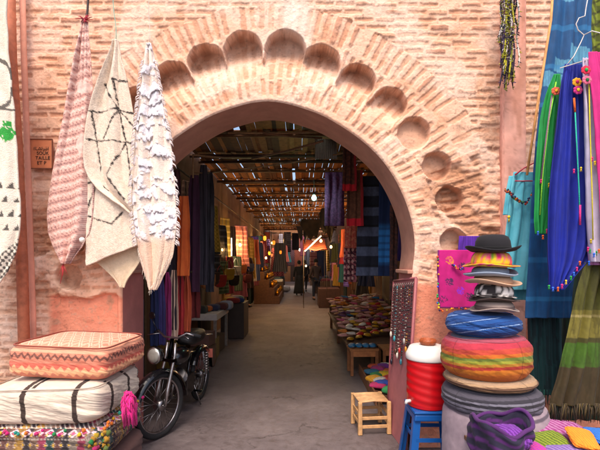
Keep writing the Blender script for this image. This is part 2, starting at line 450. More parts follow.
# pilaster at the shop front, with plaster on it
def pilaster():
    x0, x1 = PX(500, WY), PX(523, WY); nz = 320; 
    prof = [(x0, .03), (x0, -.045), (x0+.012, -.062), (x1-.012, -.062), (x1, -.05), (x1, .03)]
    pp = []
    for a, b in zip(prof[:-1], prof[1:]):
        for k in range(8): pp.append((a[0]+(b[0]-a[0])*k/8, a[1]+(b[1]-a[1])*k/8))
    pp.append(prof[-1]); pp = np.array(pp); zz = np.linspace(0, 4.69, nz)
    A, Z = np.meshgrid(np.arange(len(pp)), zz)
    n = fbm(A*.12, Z*5, 7); n2 = fbm(A*.5, Z*22, 9, 3)
    X = pp[A, 0]+.010*(n-.5); Y = pp[A, 1]+.014*(n-.5)+.006*(n2-.5)
    C = mix(S('#e09a86'), S('#ebb4a2'), n); C = mix(C, S('#a8705a'), sst(.6, .75, n2)*.5); C = mix(C, S('#b5785f'), sst(.58, .7, fbm(A*.2, Z*2, 33))*.6)
    npmesh('pilaster', np.stack([X, Y, Z], -1).reshape(-1, 3), grid_quads(*A.shape)[:, ::-1], C.reshape(-1, 3), M['plaster'], gate)
pilaster()
# stone springers where the arch meets the jambs
for sx in (1, -1):
    m = MB(); x = PX(ACX+sx*145, WY)
    m.box((x-sx*.012, WT/2-.01, PZ(272, WY)), (.05, WT-.03, .035), S('#b98873'))
    m.build('springer', M['plaster'], gate, bevel=.008)

# ================================================================ GROUND
def ground():
    m = bpy.data.materials.new('street_paving'); m.use_nodes = True; nt = m.node_tree; N = nt.nodes; L = nt.links; b = N['Principled BSDF']
    tc = N.new('ShaderNodeTexCoord')
    def noise(s, d=8, r=.65):
        n = N.new('ShaderNodeTexNoise'); n.inputs['Scale'].default_value = s; n.inputs['Detail'].default_value = d; n.inputs['Roughness'].default_value = r
        L.new(tc.outputs['Object'], n.inputs['Vector']); return n
    def ramp(src, p):
        r = N.new('ShaderNodeValToRGB'); L.new(src, r.inputs[0]); e = r.color_ramp.elements
        e[0].position, e[0].color = p[0][0], (*p[0][1], 1); e[1].position, e[1].color = p[-1][0], (*p[-1][1], 1)
        for q in p[1:-1]: x = e.new(q[0]); x.color = (*q[1], 1)
        return r
    n1 = noise(1.6); n2 = noise(14); n3 = noise(90, 4)
    r1 = ramp(n1.outputs['Fac'], [(.3, (.092, .070, .072)), (.5, (.125, .098, .100)), (.7, (.165, .132, .132))])
    r2 = ramp(n2.outputs['Fac'], [(.30, (.62, .60, .60)), (.5, (1, 1, 1)), (.75, (1.15, 1.14, 1.13))])
    mx = N.new('ShaderNodeMix'); mx.data_type = 'RGBA'; mx.blend_type = 'MULTIPLY'; mx.inputs[0].default_value = .8
    L.new(r1.outputs[0], mx.inputs[6]); L.new(r2.outputs[0], mx.inputs[7])
    vo = N.new('ShaderNodeTexVoronoi'); vo.feature = 'DISTANCE_TO_EDGE'; vo.inputs['Scale'].default_value = 1.7
    nv = noise(3.5); sub = N.new('ShaderNodeMix'); sub.data_type = 'RGBA'; sub.inputs[0].default_value = .35
    L.new(tc.outputs['Object'], sub.inputs[6]); L.new(nv.outputs['Color'], sub.inputs[7]); L.new(sub.outputs[2], vo.inputs['Vector'])
    rc = ramp(vo.outputs['Distance'], [(.0, (.35, .33, .32)), (.02, (1, 1, 1))])
    msk = noise(.9, 3); rm = ramp(msk.outputs['Fac'], [(.5, (0, 0, 0)), (.6, (1, 1, 1))])
    m2 = N.new('ShaderNodeMix'); m2.data_type = 'RGBA'; m2.blend_type = 'MULTIPLY'
    L.new(rm.outputs[0], m2.inputs[0]); L.new(mx.outputs[2], m2.inputs[6]); L.new(rc.outputs[0], m2.inputs[7])
    L.new(m2.outputs[2], b.inputs['Base Color'])
    rr = ramp(n2.outputs['Fac'], [(.3, (.5, .5, .5)), (.7, (.85, .85, .85))]); L.new(rr.outputs[0], b.inputs['Roughness'])
    ad = N.new('ShaderNodeMath'); ad.operation = 'ADD'; L.new(n2.outputs['Fac'], ad.inputs[0]); L.new(n3.outputs['Fac'], ad.inputs[1])
    bp = N.new('ShaderNodeBump'); bp.inputs['Strength'].default_value = .4; bp.inputs['Distance'].default_value = .008
    L.new(ad.outputs[0], bp.inputs['Height']); L.new(bp.outputs[0], b.inputs['Normal'])
    # gently uneven sheet: fine near the gate, coarse far away
    def ax(lo, a, b_, hi, st): return np.concatenate([np.linspace(lo, a, 8)[:-1], np.arange(a, b_, st), np.linspace(b_, hi, 8)])
    X, Y = np.meshgrid(ax(-90, -3.5, 3.5, 90, .06), ax(-80, .5, 32, 120, .08))
    Z = .018*(fbm(X*.7+5, Y*.7+200, 3)-.6)-.004
    Z = np.where((abs(X) > 3.5) | (Y > 32) | (Y < .5), -.01, Z)
    o = npmesh('ground', np.stack([X, Y, Z], -1).reshape(-1, 3), grid_quads(*X.shape)[:, ::-1], None, m)
    tag(o, kind='structure')
    o.data.materials[0] = m
ground()

# ================================================================ LEFT: post, pipe, sign, rugs
PY = 3.62
m = MB(); pts = [P(8, -60, PY), P(11, 60, PY), P(17, 150, PY), P(22, 262, PY), (PX(27, PY), PY, 0)]
m.tube(pts, .046, S('#b56a4c'), 10); o = m.build('timber_post', M['wood'])
tag(o, 'reddish brown leaning timber post at the edge of the brick wall', 'post')
m = MB(); m.tube([P(21, -60, 3.72), P(24, 60, 3.72), P(28, 170, 3.73), (PX(33, 3.73), 3.73, 1.2), (PX(35, 3.73), 3.73, 0)], .024, S('#e2a088'), 10); o = m.build('drain_pipe', M['plaster'])
tag(o, 'thin pink painted pipe running down beside the timber post', 'pipe')

# sign
sg = empty('street_sign', P(40, 154, WY-.03), 0, 'small terracotta street sign with dark lettering beside the pink rug', 'sign')
w, h = PX(53, WY)-PX(27.5, WY), PZ(140.5, WY)-PZ(169.5, WY)
MB().box((0, 0, 0), (w, .016, h), S('#d08058')).build('plate', M['plain'], sg, bevel=.002)
m = MB()
for dx, dz, sx_, sz_ in ((0, h/2, w, .006), (0, -h/2, w, .006), (-w/2, 0, .006, h), (w/2, 0, .006, h)): m.box((dx, -.009, dz), (sx_, .01, sz_+(0.002 if sz_ > .01 else 0)), S('#7a4a38'))
m.build('border', M['plain'], sg)
def text(body, size, loc, parent, col=(.03, .02, .015)):
    cu = bpy.data.curves.new('lettering', 'FONT'); cu.body = body; cu.size = size; cu.align_x = 'CENTER'; cu.extrude = .001
    mm = bpy.data.materials.get('ink') or mat('ink', .7, color=col, bump=0)
    cu.materials.append(mm)
    o = bpy.data.objects.new('lettering', cu); o.location = loc; o.rotation_euler = (PI/2, 0, 0); o.parent = parent; link(o)
    bpy.context.view_layer.update(); me = bpy.data.meshes.new_from_object(o.evaluated_get(bpy.context.evaluated_depsgraph_get()))
    q = bpy.data.objects.new('lettering', me); q.location = o.location; q.rotation_euler = o.rotation_euler; q.parent = parent; bpy.data.objects.remove(o); link(q); q.name = 'lettering'
    return q
text('SOUK', .040, (.03, -.0105, -.008), sg); text('TAILLE', .043, (.03, -.0105, -.051), sg); text('ET P', .043, (.02, -.0105, -.094), sg)
m = MB()      # the arabic line, pen strokes
ar = [[(-.045, .06), (-.045, .035)], [(-.03, .06), (-.032, .036), (-.02, .034)], [(-.02, .034), (-.008, .034), (-.004, .046), (.004, .034), (.012, .034), (.012, .05)],
      [(.012, .034), (.024, .034), (.024, .06)], [(.032, .046), (.04, .034), (.05, .034), (.05, .048)], [(.05, .034), (.066, .034), (.07, .044), (.06, .048)], [(.078, .06), (.078, .03)]]
for s_ in ar: m.tube([(a, -.011, b) for a, b in s_], .0022, S('#2a1812'), 5)
for a, b in ((0.0, .054), (.006, .054), (.04, .026), (.034, .026), (.06, .058)): m.ball((a, -.011, b), .003, S('#2a1812'), 6)
m.build('lettering', M['plain'], sg)

def hook_line(name, a, b, Y, label, cat='cord', col='#5a4a42', r=.004, sag=0):
    m = MB(); A = P(*a, Y); B = P(*b, Y); pts = []
    for i in range(9):
        t = i/8; p = A.lerp(B, t); p.z -= sag*math.sin(PI*t); p.x += .006*math.sin(7*t); pts.append(p)
    m.tube(pts, r, S(col), 6); o = m.build(name, M['plain']); return tag(o, label, cat)

RY = 3.58
# rug 1: pink flatwoven
def c_pink(U, V, X, Z):
    t = -Z+X*.28
    n = fbm(X*30, Z*30, 3)
    base = mix(S('#d8a596'), S('#e3bdb0'), n)
    k = t/.075; fk = k-np.floor(k); bid = _h(np.floor(k), k*0, 5)
    bandc = mix(S('#b06a62'), S('#8c5a5c'), bid)
    C = mix(base, bandc, (fk < .34)*.5)
    zig = abs(((X*26) % 1)-.5)*2
    C = mix(C, S('#f0e4da'), ((fk > .42) & (fk < .72) & (abs(zig-(fk-.42)/.3) < .28))*.55)
    C = mix(C, S('#6b4148'), ((fk > .1) & (fk < .2) & ((X*45) % 1 > .45))*.7)
    dots = (((X*34) % 1 > .6) & (fk > .8) & (fk < .92)); C = mix(C, S('#7a3d44'), dots*.8)
    side = sst(.75, .8, U)*(V > .3); C = mix(C, mix(S('#caa79e'), S('#6d4a50'), ((Z*60) % 1 > .55)*1.0), side*.6)
    med = (np.hypot((X-.02)/.09, (Z+1.02)/.085) < 1)|(np.hypot((X-.0)/.06, (Z+.55)/.05) < 1); C = mix(C, S('#e8d2c6'), med*.65)
    return C
rug_rows = [(22, 82, 87), (35, 80, 89, -.01), (60, 74, 92, -.01), (90, 67, 93), (130, 59, 94), (170, 51, 94), (205, 47, 94), (232, 46, 91), (248, 52, 82), (258, 59, 71), (264, 63, 66)]
o = cloth_px('pink_rug', rug_rows, RY, c_pink, M['cloth'], nf=2.2, amp=.034, seed=1, solid=.008)
tag(o, 'pink flatwoven rug hanging by one corner from a knotted cord', 'rug', 'rugs hanging on the gateway wall')
m = MB()
for k in range(26):
    a = random.uniform(0, 6.28); q = random.uniform(.5, 1)
    m.tube([P(84, 19, RY-.02), P(84+9*q*math.cos(a), 19+5*q*math.sin(a), RY-.02+.02*math.sin(a*3))], [.005, .002], S('#b5273a') if k % 3 else S('#7a1c30'), 5)
o = m.build('red_tassel', M['wool']); tag(o, 'red yarn tassel knotted at the top of the pink rug', 'tassel')
hook_line('knotted_rope', (85, 22), (91, -12), RY, 'dark knotted rope tied above the pink rug', cat='rope', col='#3a2c2a', r=.009)
m = MB(); m.tube([P(64, 262, RY), P(63, 272, RY), P(60, 284, RY)], [.004, .005, .002], S('#b5343a'), 5); 
q = MB().ball(P(82, 240, RY-.045), .022, S('#f0e6dc'), 10, .12).build('pompom', M['wool']); tag(q, 'round white pompom on the lower edge of the pink rug', 'pompom')
for k in range(7): m.tube([P(63, 264, RY), P(58+k*1.7, 276+2*math.sin(k), RY+.01*math.sin(k*2))], [.003, .001], S('#b5343a'), 4)
o = m.build('corner_tassel', M['wool']); tag(o, 'thin red tassel at the bottom corner of the pink rug', 'tassel')

# rug 2: cream with diamonds, two layers
def lat(X, Z, pts_list, wd=.007):
    k = np.zeros(X.shape); jx = .006*(vnoise(X*60, Z*60, 8)-.5)*2
    for pts in pts_list:
        for (x0, z0), (x1, z1) in zip(pts[:-1], pts[1:]):
            ab = np.array([x1-x0, z1-z0]); t = np.clip(((X-x0)*ab[0]+(Z-z0)*ab[1])/(ab@ab), 0, 1)
            dd = np.hypot(X-x0-t*ab[0], Z-z0-t*ab[1])+jx
            k = np.maximum(k, 1-sst(wd*.6, wd*1.3, dd))
    return k
def mk_cream(lines, x0, z0, Y, a='#e2cbb4', b='#eddccb'):
    L_ = [[(PX(p[0], Y)-x0, PZ(p[1], Y)-z0) for p in l] for l in lines]
    def f(U, V, X, Z):
        n = fbm(X*28, Z*28, 4); rib = ((X*.5+Z)*70 % 1)
        C = mix(S(a), S(b), n); C = C*(1-.10*(rib > .6))[..., None]
        C = C*(1-.14*(vnoise(X*160, Z*130, 6) > .62))[..., None]
        return mix(C, S('#2c2422'), lat(X, Z, L_)*(.65+.35*(vnoise(X*150, Z*150, 9) > .3)))
    return f
Y2 = 3.55
rg = empty('cream_rug', P(116, 40, Y2), 0, 'thick cream wool rug with black lattice lines hanging folded in two layers', 'rug', 'rugs hanging on the gateway wall')
rows = [(40, 114, 118), (55, 109, 121), (75, 101, 126), (100, 92, 132), (125, 87, 136), (150, 85, 138), (168, 84, 139), (190, 96, 140), (204, 118, 141), (216, 138, 142)]
x0, z0 = PX(116, Y2), PZ(40, Y2)
up = [[(114, 80), (141, 85)], [(114, 80), (119, 110), (126, 142), (136, 205)], [(90, 112), (118, 110), (138, 115)], [(104, 84), (119, 110), (104, 138)], [(119, 110), (137, 130)], [(126, 142), (108, 176), (126, 200)], [(88, 140), (126, 142), (140, 146)], [(92, 112), (96, 140), (100, 170)]]
cloth_px('upper_layer', rows, Y2, mk_cream(up, x0, z0, Y2), M['wool'], nf=1.8, amp=.034, seed=3, solid=.014, parent=rg)
rows = [(120, 90, 136), (150, 87, 137), (180, 87, 139), (215, 86, 141), (235, 86, 142), (246, 85, 143), (250, 87, 143)]
x1, z1 = PX(113, Y2+.035), PZ(120, Y2+.035)
dn = [[(84, 216), (98, 182), (128, 206), (112, 224), (88, 216)], [(98, 182), (104, 160)], [(128, 206), (140, 196)], [(88, 183), (98, 182)]]
cloth_px('lower_layer', rows, Y2+.035, mk_cream(dn, x1, z1, Y2+.035), M['wool'], nf=1.5, amp=.02, seed=4, solid=.014, parent=rg, bottom=lambda U: 10*(1-U)**2-12*U**1.5+6)
rows = [(226, 92, 141), (245, 86, 142, .02), (258, 90, 141, .03), (270, 104, 134, .03), (280, 114, 126, .03), (288, 119, 122, .03)]
cloth_px('turned_back', rows, Y2+.075, lambda U, V, X, Z: mix(S('#c9b092'), S('#d8c3a8'), fbm(X*20, Z*20, 3)), M['wool'], nf=1, amp=.015, seed=6, solid=.012, parent=rg)
hook_line('hanging_string', (116, 41), (113, -12), Y2, 'pale green string holding up the cream lattice rug', col='#8fb7a4', r=.0035)

# rug 3: shaggy white
Y3 = 3.5
def shag_h(X, Z):
    row = (-Z+.16*fbm(X*11, Z*5, 5)+.03*vnoise(X*60, Z*9, 6))/.085; fr = row-np.floor(row)
    wx = X+.010*(fbm(X*40, Z*40, 7)-.5); lock = vnoise(wx*70+3*np.floor(row), Z*14, 9); fine = vnoise(X*260, Z*60, 4)
    dens = sst(.40, .58, fbm(X*13+np.floor(row)*3.1, Z*8, 31))
    return (fr**.8)*(.15+.85*lock)*(.45+.55*fine)*dens*(fr < .93), fr, dens, lock
def c_shag(U, V, X, Z):
    h_, fr, dens, lock = shag_h(X, Z)
    C = mix(S('#e6d2c4'), S('#f0ded0'), fbm(X*25, Z*25, 3)); C = mix(C, S('#ece6ea'), np.clip(dens*.9+h_, 0, 1))
    low = sst(.76, .82, V); C = mix(C, S('#e4c4ac'), low)
    ln = np.exp(-((fr-.04)/.035)**2)*(vnoise(X*16, np.floor(-Z/.095)*3.3, 12) > .52)
    return mix(C, S('#4c424a'), ln*.7*(1-low))
rows3 = [(44, 147, 150.5), (62, 143, 155), (85, 140, 159), (105, 138, 163), (135, 135, 169), (165, 133, 173), (195, 131, 176), (220, 133, 177), (240, 136, 176), (255, 137, 172, .01), (272, 143, 168, .02), (290, 149, 152, .03)]
zb_ = PZ(44, Y3)
rs = cloth_px('shaggy_rug', rows3, Y3, c_shag, M['wool'], nf=2.0, amp=.034, seed=8, solid=.012, res=.0035)
me = rs.data; n_ = len(me.vertices); co = np.empty(n_*3, np.float32); me.vertices.foreach_get('co', co); co = co.reshape(-1, 3)
hh = shag_h(co[:, 0], co[:, 2])[0]; lowm = 1-sst(.76, .82, co[:, 2]/co[:, 2].min())
co[:, 1] -= hh*.040*lowm; co[:, 2] -= hh*.012*lowm; me.vertices.foreach_set('co', co.ravel()); me.update()
tag(rs, 'shaggy white wool rug with thin dark lines and frayed lower corner', 'rug', 'rugs hanging on the gateway wall')
m = MB()
for k in range(300):
    q = random.random(); py_ = 60+185*q; side = random.random() < .5
    a = np.interp(py_, [r[0] for r in rows3], [r[1 if side else 2] for r in rows3]); p0 = P(a, py_, Y3-.01)-rs.location; d_ = -1 if side else 1; L_ = random.uniform(.015, .04)
    m.tube([p0, p0+Vector((d_*L_*.6, -.004, -L_*.4)), p0+Vector((d_*L_*.8, 0, -L_))], [.005, .004, .0015], S('#f4ecea'), 5)
m.build('fringe', M['pile'], rs)
m = MB()
for k in range(46):
    t = k/45; px_ = 138+33*t; py_ = (250+(40)*(t*2.6) if t < .38 else 290-34*(t-.38)/.62); p = P(px_, py_-2, Y3+.01)-rs.location
    m.strip([p, p+Vector((random.uniform(-.006, .006), -.004, -.022)), p+Vector((random.uniform(-.015, .015), 0, -.05-.02*random.random()))], .005, S('#e2d2c2')*random.uniform(.8, 1))
m.build('fringe', M['wool'], rs)
hook_line('hanging_wire', (149, 46), (149.5, -12), Y3, 'thin pale wire holding up the shaggy white rug', col='#cfc4b8', r=.0022)

# rug 4 at the far edge: cream with black diamonds and green star
Y4 = 3.3
def c_far(U, V, X, Z):
    n = fbm(X*25, Z*25, 9); C = mix(S('#ded0bc'), S('#ece2d2'), n); zz = -Z
    px_ = CX+(X+PX(-22, Y4))/Y4*F; py_ = HY-((Z+PZ(-40, Y4))-EYE)/Y4*F
    g = (abs(px_-7)/9+abs(((py_-133)/10)) < 1) | ((abs(px_-3) < 9) & (abs(py_-133) < 3)) | ((abs(px_-7) < 3) & (abs(py_-131) < 10))
    C = mix(C, S('#2f9a3c'), g*1.0*(vnoise(X*120, Z*120, 3) > .25))
    tri = (py_ > 175) & (py_ < 235) & (((py_ % 14) < 7) & (abs((px_+py_*.3) % 9-4.5) < (py_ % 14)*.45))
    C = mix(C, S('#241e1e'), tri*.9)
    chk = (py_ > 243+(14-px_)*1.0) & (py_ < 275+(14-px_)*1.2) & ((np.floor(px_/2.6)+np.floor(py_/3.2)) % 2 == 0)
    C = mix(C, S('#241e1e'), chk*.9)
    a = np.abs(np.hypot((px_-0)/1.0, (py_-85)/2.0)-12) < 1.1; C = mix(C, S('#2a2424'), (a | (abs(py_-110) < 1.1))*.85)
    return C
rows = [(-40, -60, 10), (0, -62, 6), (50, -62, 7), (80, -62, 11), (120, -62, 14), (180, -62, 18), (235, -62, 20), (252, -62, 18), (275, -62, 6), (300, -62, -14)]
z0 = PZ(-40, Y4)
o = cloth_px('star_rug', [(r[0], r[1]+0, r[2]) for r in rows], Y4, lambda U, V, X, Z: c_far(U, V, X+PX(-25, Y4)-PX(-22, Y4), Z), M['wool'], nf=3, amp=.02, seed=12, solid=.012)
tag(o, 'cream wool rug with green star and black checks beside the timber post', 'rug', 'rugs hanging on the gateway wall')

# ================================================================ LEFT POUF STACK
def pc_orange(f, A, B, X, Y, Z):
    n = fbm(X*9+3, Y*9+Z*9, 2); base = mix(S('#c46a50'), S('#d28a72'), n)
    if f in ('top', 'bottom'):
        a = (X*5+Y*2.4) % 1; b = (X*5-Y*2.4) % 1; dia = np.minimum(np.minimum(a, 1-a), np.minimum(b, 1-b))
        C = mix(base, S('#efcbb0'), (dia < .18)*.7); C = mix(C, S('#7c4034'), (dia < .05)*.75)
        return mix(C, S('#e2a184'), .25)
    s = X if f in ('front', 'back') else Y
    z = B; zig = abs(((s*7.5) % 1)-.5)*2
    C = mix(base, S('#e6a383'), (z > .55)*.7)
    C = mix(C, S('#5c3a34'), (abs(z-.30-.22*zig+.06) < .085)*.85)
    C = mix(C, S('#cf5a4a'), ((z < .0) & (z > -.28))*.75)
    zig2 = abs(((s*6.5+.2) % 1)-.5)*2
    C = mix(C, S('#ecae80'), (abs(z+.42-.25*zig2+.12) < .17)*.85)
    return C
def pc_cream(f, A, B, X, Y, Z):
    n = fbm(X*8, Y*8+Z*8, 5); C = mix(S('#c4b2a0'), S('#d4c5b4'), n); s = X if f not in ('left', 'right') else Y
    st = np.zeros(s.shape)
    for c_, w_ in ((-.22, .042), (.62, .042), (-1.1, .04)) if f not in ('left', 'right') else ((-.45, .05), (.25, .05), (.8, .03)): st = np.maximum(st, (abs(s-c_) < w_)*1.0)
    if f == 'top': st = np.maximum(st*(Y < .9), (abs(X+.12) < .03)*1.0)
    return mix(C, S('#2a150e'), st*.97)
def pc_kilim(f, A, B, X, Y, Z):
    s = X if f not in ('left', 'right') else Y; t = B if f not in ('top', 'bottom') else Y
    k = np.floor((s+1)*9); r = _h(k, k*0, 77); fk = ((s+1)*9) % 1
    pal = np.array([S(c) for c in ('#4a3038', '#a67f68', '#c2486a', '#43383e', '#8a5a52', '#d8a24a', '#2f5a58', '#b7a392')])
    C = pal[(r*7.99).astype(int)]; C = mix(C, S('#57342f'), (fbm(s*30, t*30, 4) > .6)*.5)
    if f in ('top', 'bottom'):
        k2 = np.floor((t+1)*6); q = _h(k2, k, 13); C = pal[(q*7.99).astype(int)]; C = mix(C, S('#e6d8cc'), (abs(((s*14+t*9) % 1)-.5) < .16)*.8); return C
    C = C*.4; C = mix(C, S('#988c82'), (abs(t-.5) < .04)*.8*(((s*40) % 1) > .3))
    dia = abs(((s*6) % 1)-.5)*2+abs((t-.78)/.2); C = mix(C, S('#e8c0cc'), (abs(dia-.75) < .2)*.85); C = mix(C, S('#d8457c'), (dia < .35)*.9)
    dia2 = abs(((s*9+.5) % 1)-.5)*2+abs(((t*2.2) % 1)-.5)*2; C = mix(C, S('#d4a53c'), (dia2 < .35)*.8); C = mix(C, S('#b8a89c'), (abs(dia2-.6) < .09)*.5)
    return C
SG = 'floor cushions stacked against the gateway wall'
o1 = superbox('floor_pouf', (-1.69, 3.34, .93), (.745, .68, .27), pc_orange, M['cloth'], n=4.2, ne=9, rz=.0, res=110, seed=3, wrinkle=.012)
tag(o1, 'orange kilim floor pouf with dark zigzag bands on top of the stack', 'pouf', SG); o1.rotation_euler = (0, math.radians(1.5), math.radians(-4))
o2 = superbox('floor_pouf', (-1.75, 3.25, .66), (.84, .76, .285), pc_cream, M['cloth'], n=4.4, ne=8, res=150, seed=8, wrinkle=.012)
tag(o2, 'cream floor pouf with dark brown stripes in the middle of the stack', 'pouf', SG); o2.rotation_euler = (0, math.radians(-2), math.radians(-2))
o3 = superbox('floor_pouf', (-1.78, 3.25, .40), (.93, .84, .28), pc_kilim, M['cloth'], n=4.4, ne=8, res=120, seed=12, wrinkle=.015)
tag(o3, 'multicoloured kilim floor pouf trimmed with pompoms under the striped cream pouf', 'pouf', SG)
o4 = superbox('floor_pouf', (-1.78, 3.25, .13), (.95, .86, .27), S('#6b4a44'), M['cloth'], n=5, ne=8, res=40, seed=13)
tag(o4, 'plain brown floor pouf at the very bottom of the kilim stack', 'pouf', SG)
# piping on the poufs
def piping(ob, size, zoff, col, r=.006, fr=.95, ne=8):
    m = MB(); pts = []
    for k in range(96):
        a = 2*PI*k/96; c, s = math.cos(a), math.sin(a); q = (abs(c)**ne+abs(s)**ne)**(-1/ne)
        pts.append((c*q*size[0]/2*fr, s*q*size[1]/2*fr, zoff))
    m.tube(pts, r, S(col), 6, closed=True); m.build('piping', M['cloth'], ob)
piping(o1, (.745, .68), .112, '#8a4436', fr=.955, ne=9); piping(o2, (.84, .76), .118, '#a08e80', r=.004, fr=.95)
# tassels and pompoms on the kilim pouf
m = MB()
cols = ['#d8a21e', '#1e8a4a', '#c2286a', '#e2761e', '#d81e7a', '#e8c62a', '#2a9a8a']
for k in range(60):
    t = k/59
    if t < .6: p = Vector((-.46+.92*t/.6, -.415, .12))
    else: p = Vector((.455, -.40+.8*(t-.6)/.4, .12))
    if random.random() < .5: continue
    c = S(random.choice(cols)); p = p+Vector((random.uniform(-.01, .01), random.uniform(-.01, .005), random.uniform(-.02, .02)))
    MB().ball(p, random.uniform(.009, .015), c*.75, 8, .3).build('pompom', M['wool'], o3)
for k in range(55):
    p = Vector((.36+.13*random.random(), -.43+.1*random.random(), .10-.22*random.random()))
    MB().ball(p, random.uniform(.012, .020), S(random.choice(['#b8981e', '#1e7a3a', '#b2821e', '#a87a1e', '#a8185a', '#5a6a2a']))*.8, 8, .35).build('pompom', M['wool'], o3)
m = MB()
base = P(127, 400, 3.0)
for k in range(150):
    a = random.uniform(0, 2*PI); q = random.random()**.5
    p0 = base+Vector((random.uniform(-.02, .03), random.uniform(-.02, .02), random.uniform(-.02, .06)))
    p2 = base+Vector((.05*q*math.cos(a)+.02, .05*q*math.sin(a), -.02-.17*random.random()))
    m.tube([p0, (p0+p2)/2+Vector((.02*math.cos(a), .02*math.sin(a), .01)), p2], [.006, .006, .003], S(random.choice(['#d4157a', '#b80f66', '#e0288a'])), 5)
o = m.build('magenta_tassel', M['wool']); tag(o, 'bright magenta yarn tassel hanging off the stack of poufs toward the moped', 'tassel')

# ================================================================ RIGHT: pouf stack with hats
SY = 3.0; RX = PX(491, SY)
SG2 = 'round cushions stacked beside the cooler'
def band(lst):
    zs_ = [l[0] for l in lst]; cs_ = np.array([S(l[1]) for l in lst])
    def f(fc, A, B, X, Y, Z):
        z = Z+.09*np.sin(2*np.arctan2(Y, X)+1)+.02*(fbm(X*5, Y*5+Z, 3)-.5)
        idx = np.clip(np.searchsorted(zs_, z), 0, len(zs_)-1); C = cs_[idx]
        n = vnoise(z*60, np.arctan2(Y, X)*30, 5)[..., None]; sm = (abs(((np.arctan2(Y, X)+.35)/(PI/2)) % 1-.5) < .008)[..., None]; return C*(.88+.24*n)*.56*(1-.45*sm)
    return f
def rp(py0, py1, x0, x1, label, col, m_, seed, **k):
    z1, z0_ = PZ(py0, SY-.05), PZ(py1, SY-.2)
    o = superbox('round_pouf', (PX((x0+x1)/2, SY-.05), SY, (z0_+z1)/2), ((x1-x0)/F*(SY), (x1-x0)/F*SY, z1-z0_), col, m_, roundplan=True, res=70, seed=seed, **k)
    m2 = MB(); w2 = (x1-x0)/F*SY/2; h2 = (z1-z0_)/2; nn_ = k.get('n', 3)
    for zz in ((.80, -.80) if h2 > .06 else (.0,)):
        rr_ = w2*(1-abs(zz)**nn_)**(1/nn_)*1.0
        m2.tube([(rr_*math.cos(a), rr_*math.sin(a), h2*zz) for a in np.linspace(0, 2*PI, 65)[:-1]], .006, col(None, *[np.zeros((1, 1))]*3, np.zeros((1, 1)), np.full((1, 1), zz*1.0))[0, 0]*.8, 6, closed=True)
    m2.build('piping', M['cloth'], o)
    return tag(o, label, 'cushion', SG2)
def c_bluec(f, A, B, X, Y, Z):
    t = (Y*.5+Z*.8-X*.35); k = (t*1.6+.2) % 1
    C = np.broadcast_to(S('#0a3470'), X.shape+(3,)); C = mix(C, S('#0f4c90'), (vnoise(t*40, t*0, 3) > .5)*.6); return mix(C, S('#9ab4d8'), (abs(k-.5) < .03)*.8)
rp(312, 340, 450, 521, 'blue cushion with thin white stripes just under the hats', c_bluec, M['cloth'], 5, n=2.8, wrinkle=.02)
co = band([(-.8, '#e0701e'), (-.55, '#ea7a1a'), (-.35, '#f08a1e'), (-.22, '#c83a2a'), (-.1, '#d8952a'), (.02, '#b8b83a'), (.15, '#8a9a3a'), (.3, '#ea7a20'), (.5, '#e0503a'), (.75, '#d83a50'), (.9, '#c85a70'), (2, '#8a8298')])
rp(333, 384, 446, 531, 'orange red and lime striped round pouf below the blue cushion', co, M['cloth'], 6, n=3.4, wrinkle=.012)
rp(372, 394, 449, 535, 'flat beige cushion squeezed under the orange striped pouf', band([(-.2, '#a8805a'), (.1, '#8a6248'), (.4, '#d0a880'), (2, '#caa888')]), M['cloth'], 7, n=2.6, wrinkle=.012)
cg = band([(-.75, '#1e1a26'), (-.6, '#7a7486'), (-.5, '#262230'), (-.2, '#6f6a7c'), (-.12, '#2c2834'), (.05, '#858092'), (.25, '#322e3a'), (.38, '#8c8898'), (.55, '#3a3642'), (2, '#5f5a68')])
rp(384, 420, 447, 541, 'dark grey striped round pouf above the lilac one', cg, M['cloth'], 8, n=3.2, wrinkle=.008)
z1 = PZ(398, SY-.05)
o = superbox('round_pouf', (PX(494, SY), SY, z1/2+.0), (.69, .69, z1), lambda f, A, B, X, Y, Z: mix(mix(S('#8c7a84'), S('#a08e96'), fbm(X*6, Z*6, 3)), S('#3a3240'), ((abs(Z-.80) < .03))*.8), M['cloth'], roundplan=True, n=6, res=70, seed=9, wrinkle=.01)
tag(o, 'large lilac grey round pouf at the bottom of the hat stack', 'cushion', SG2)

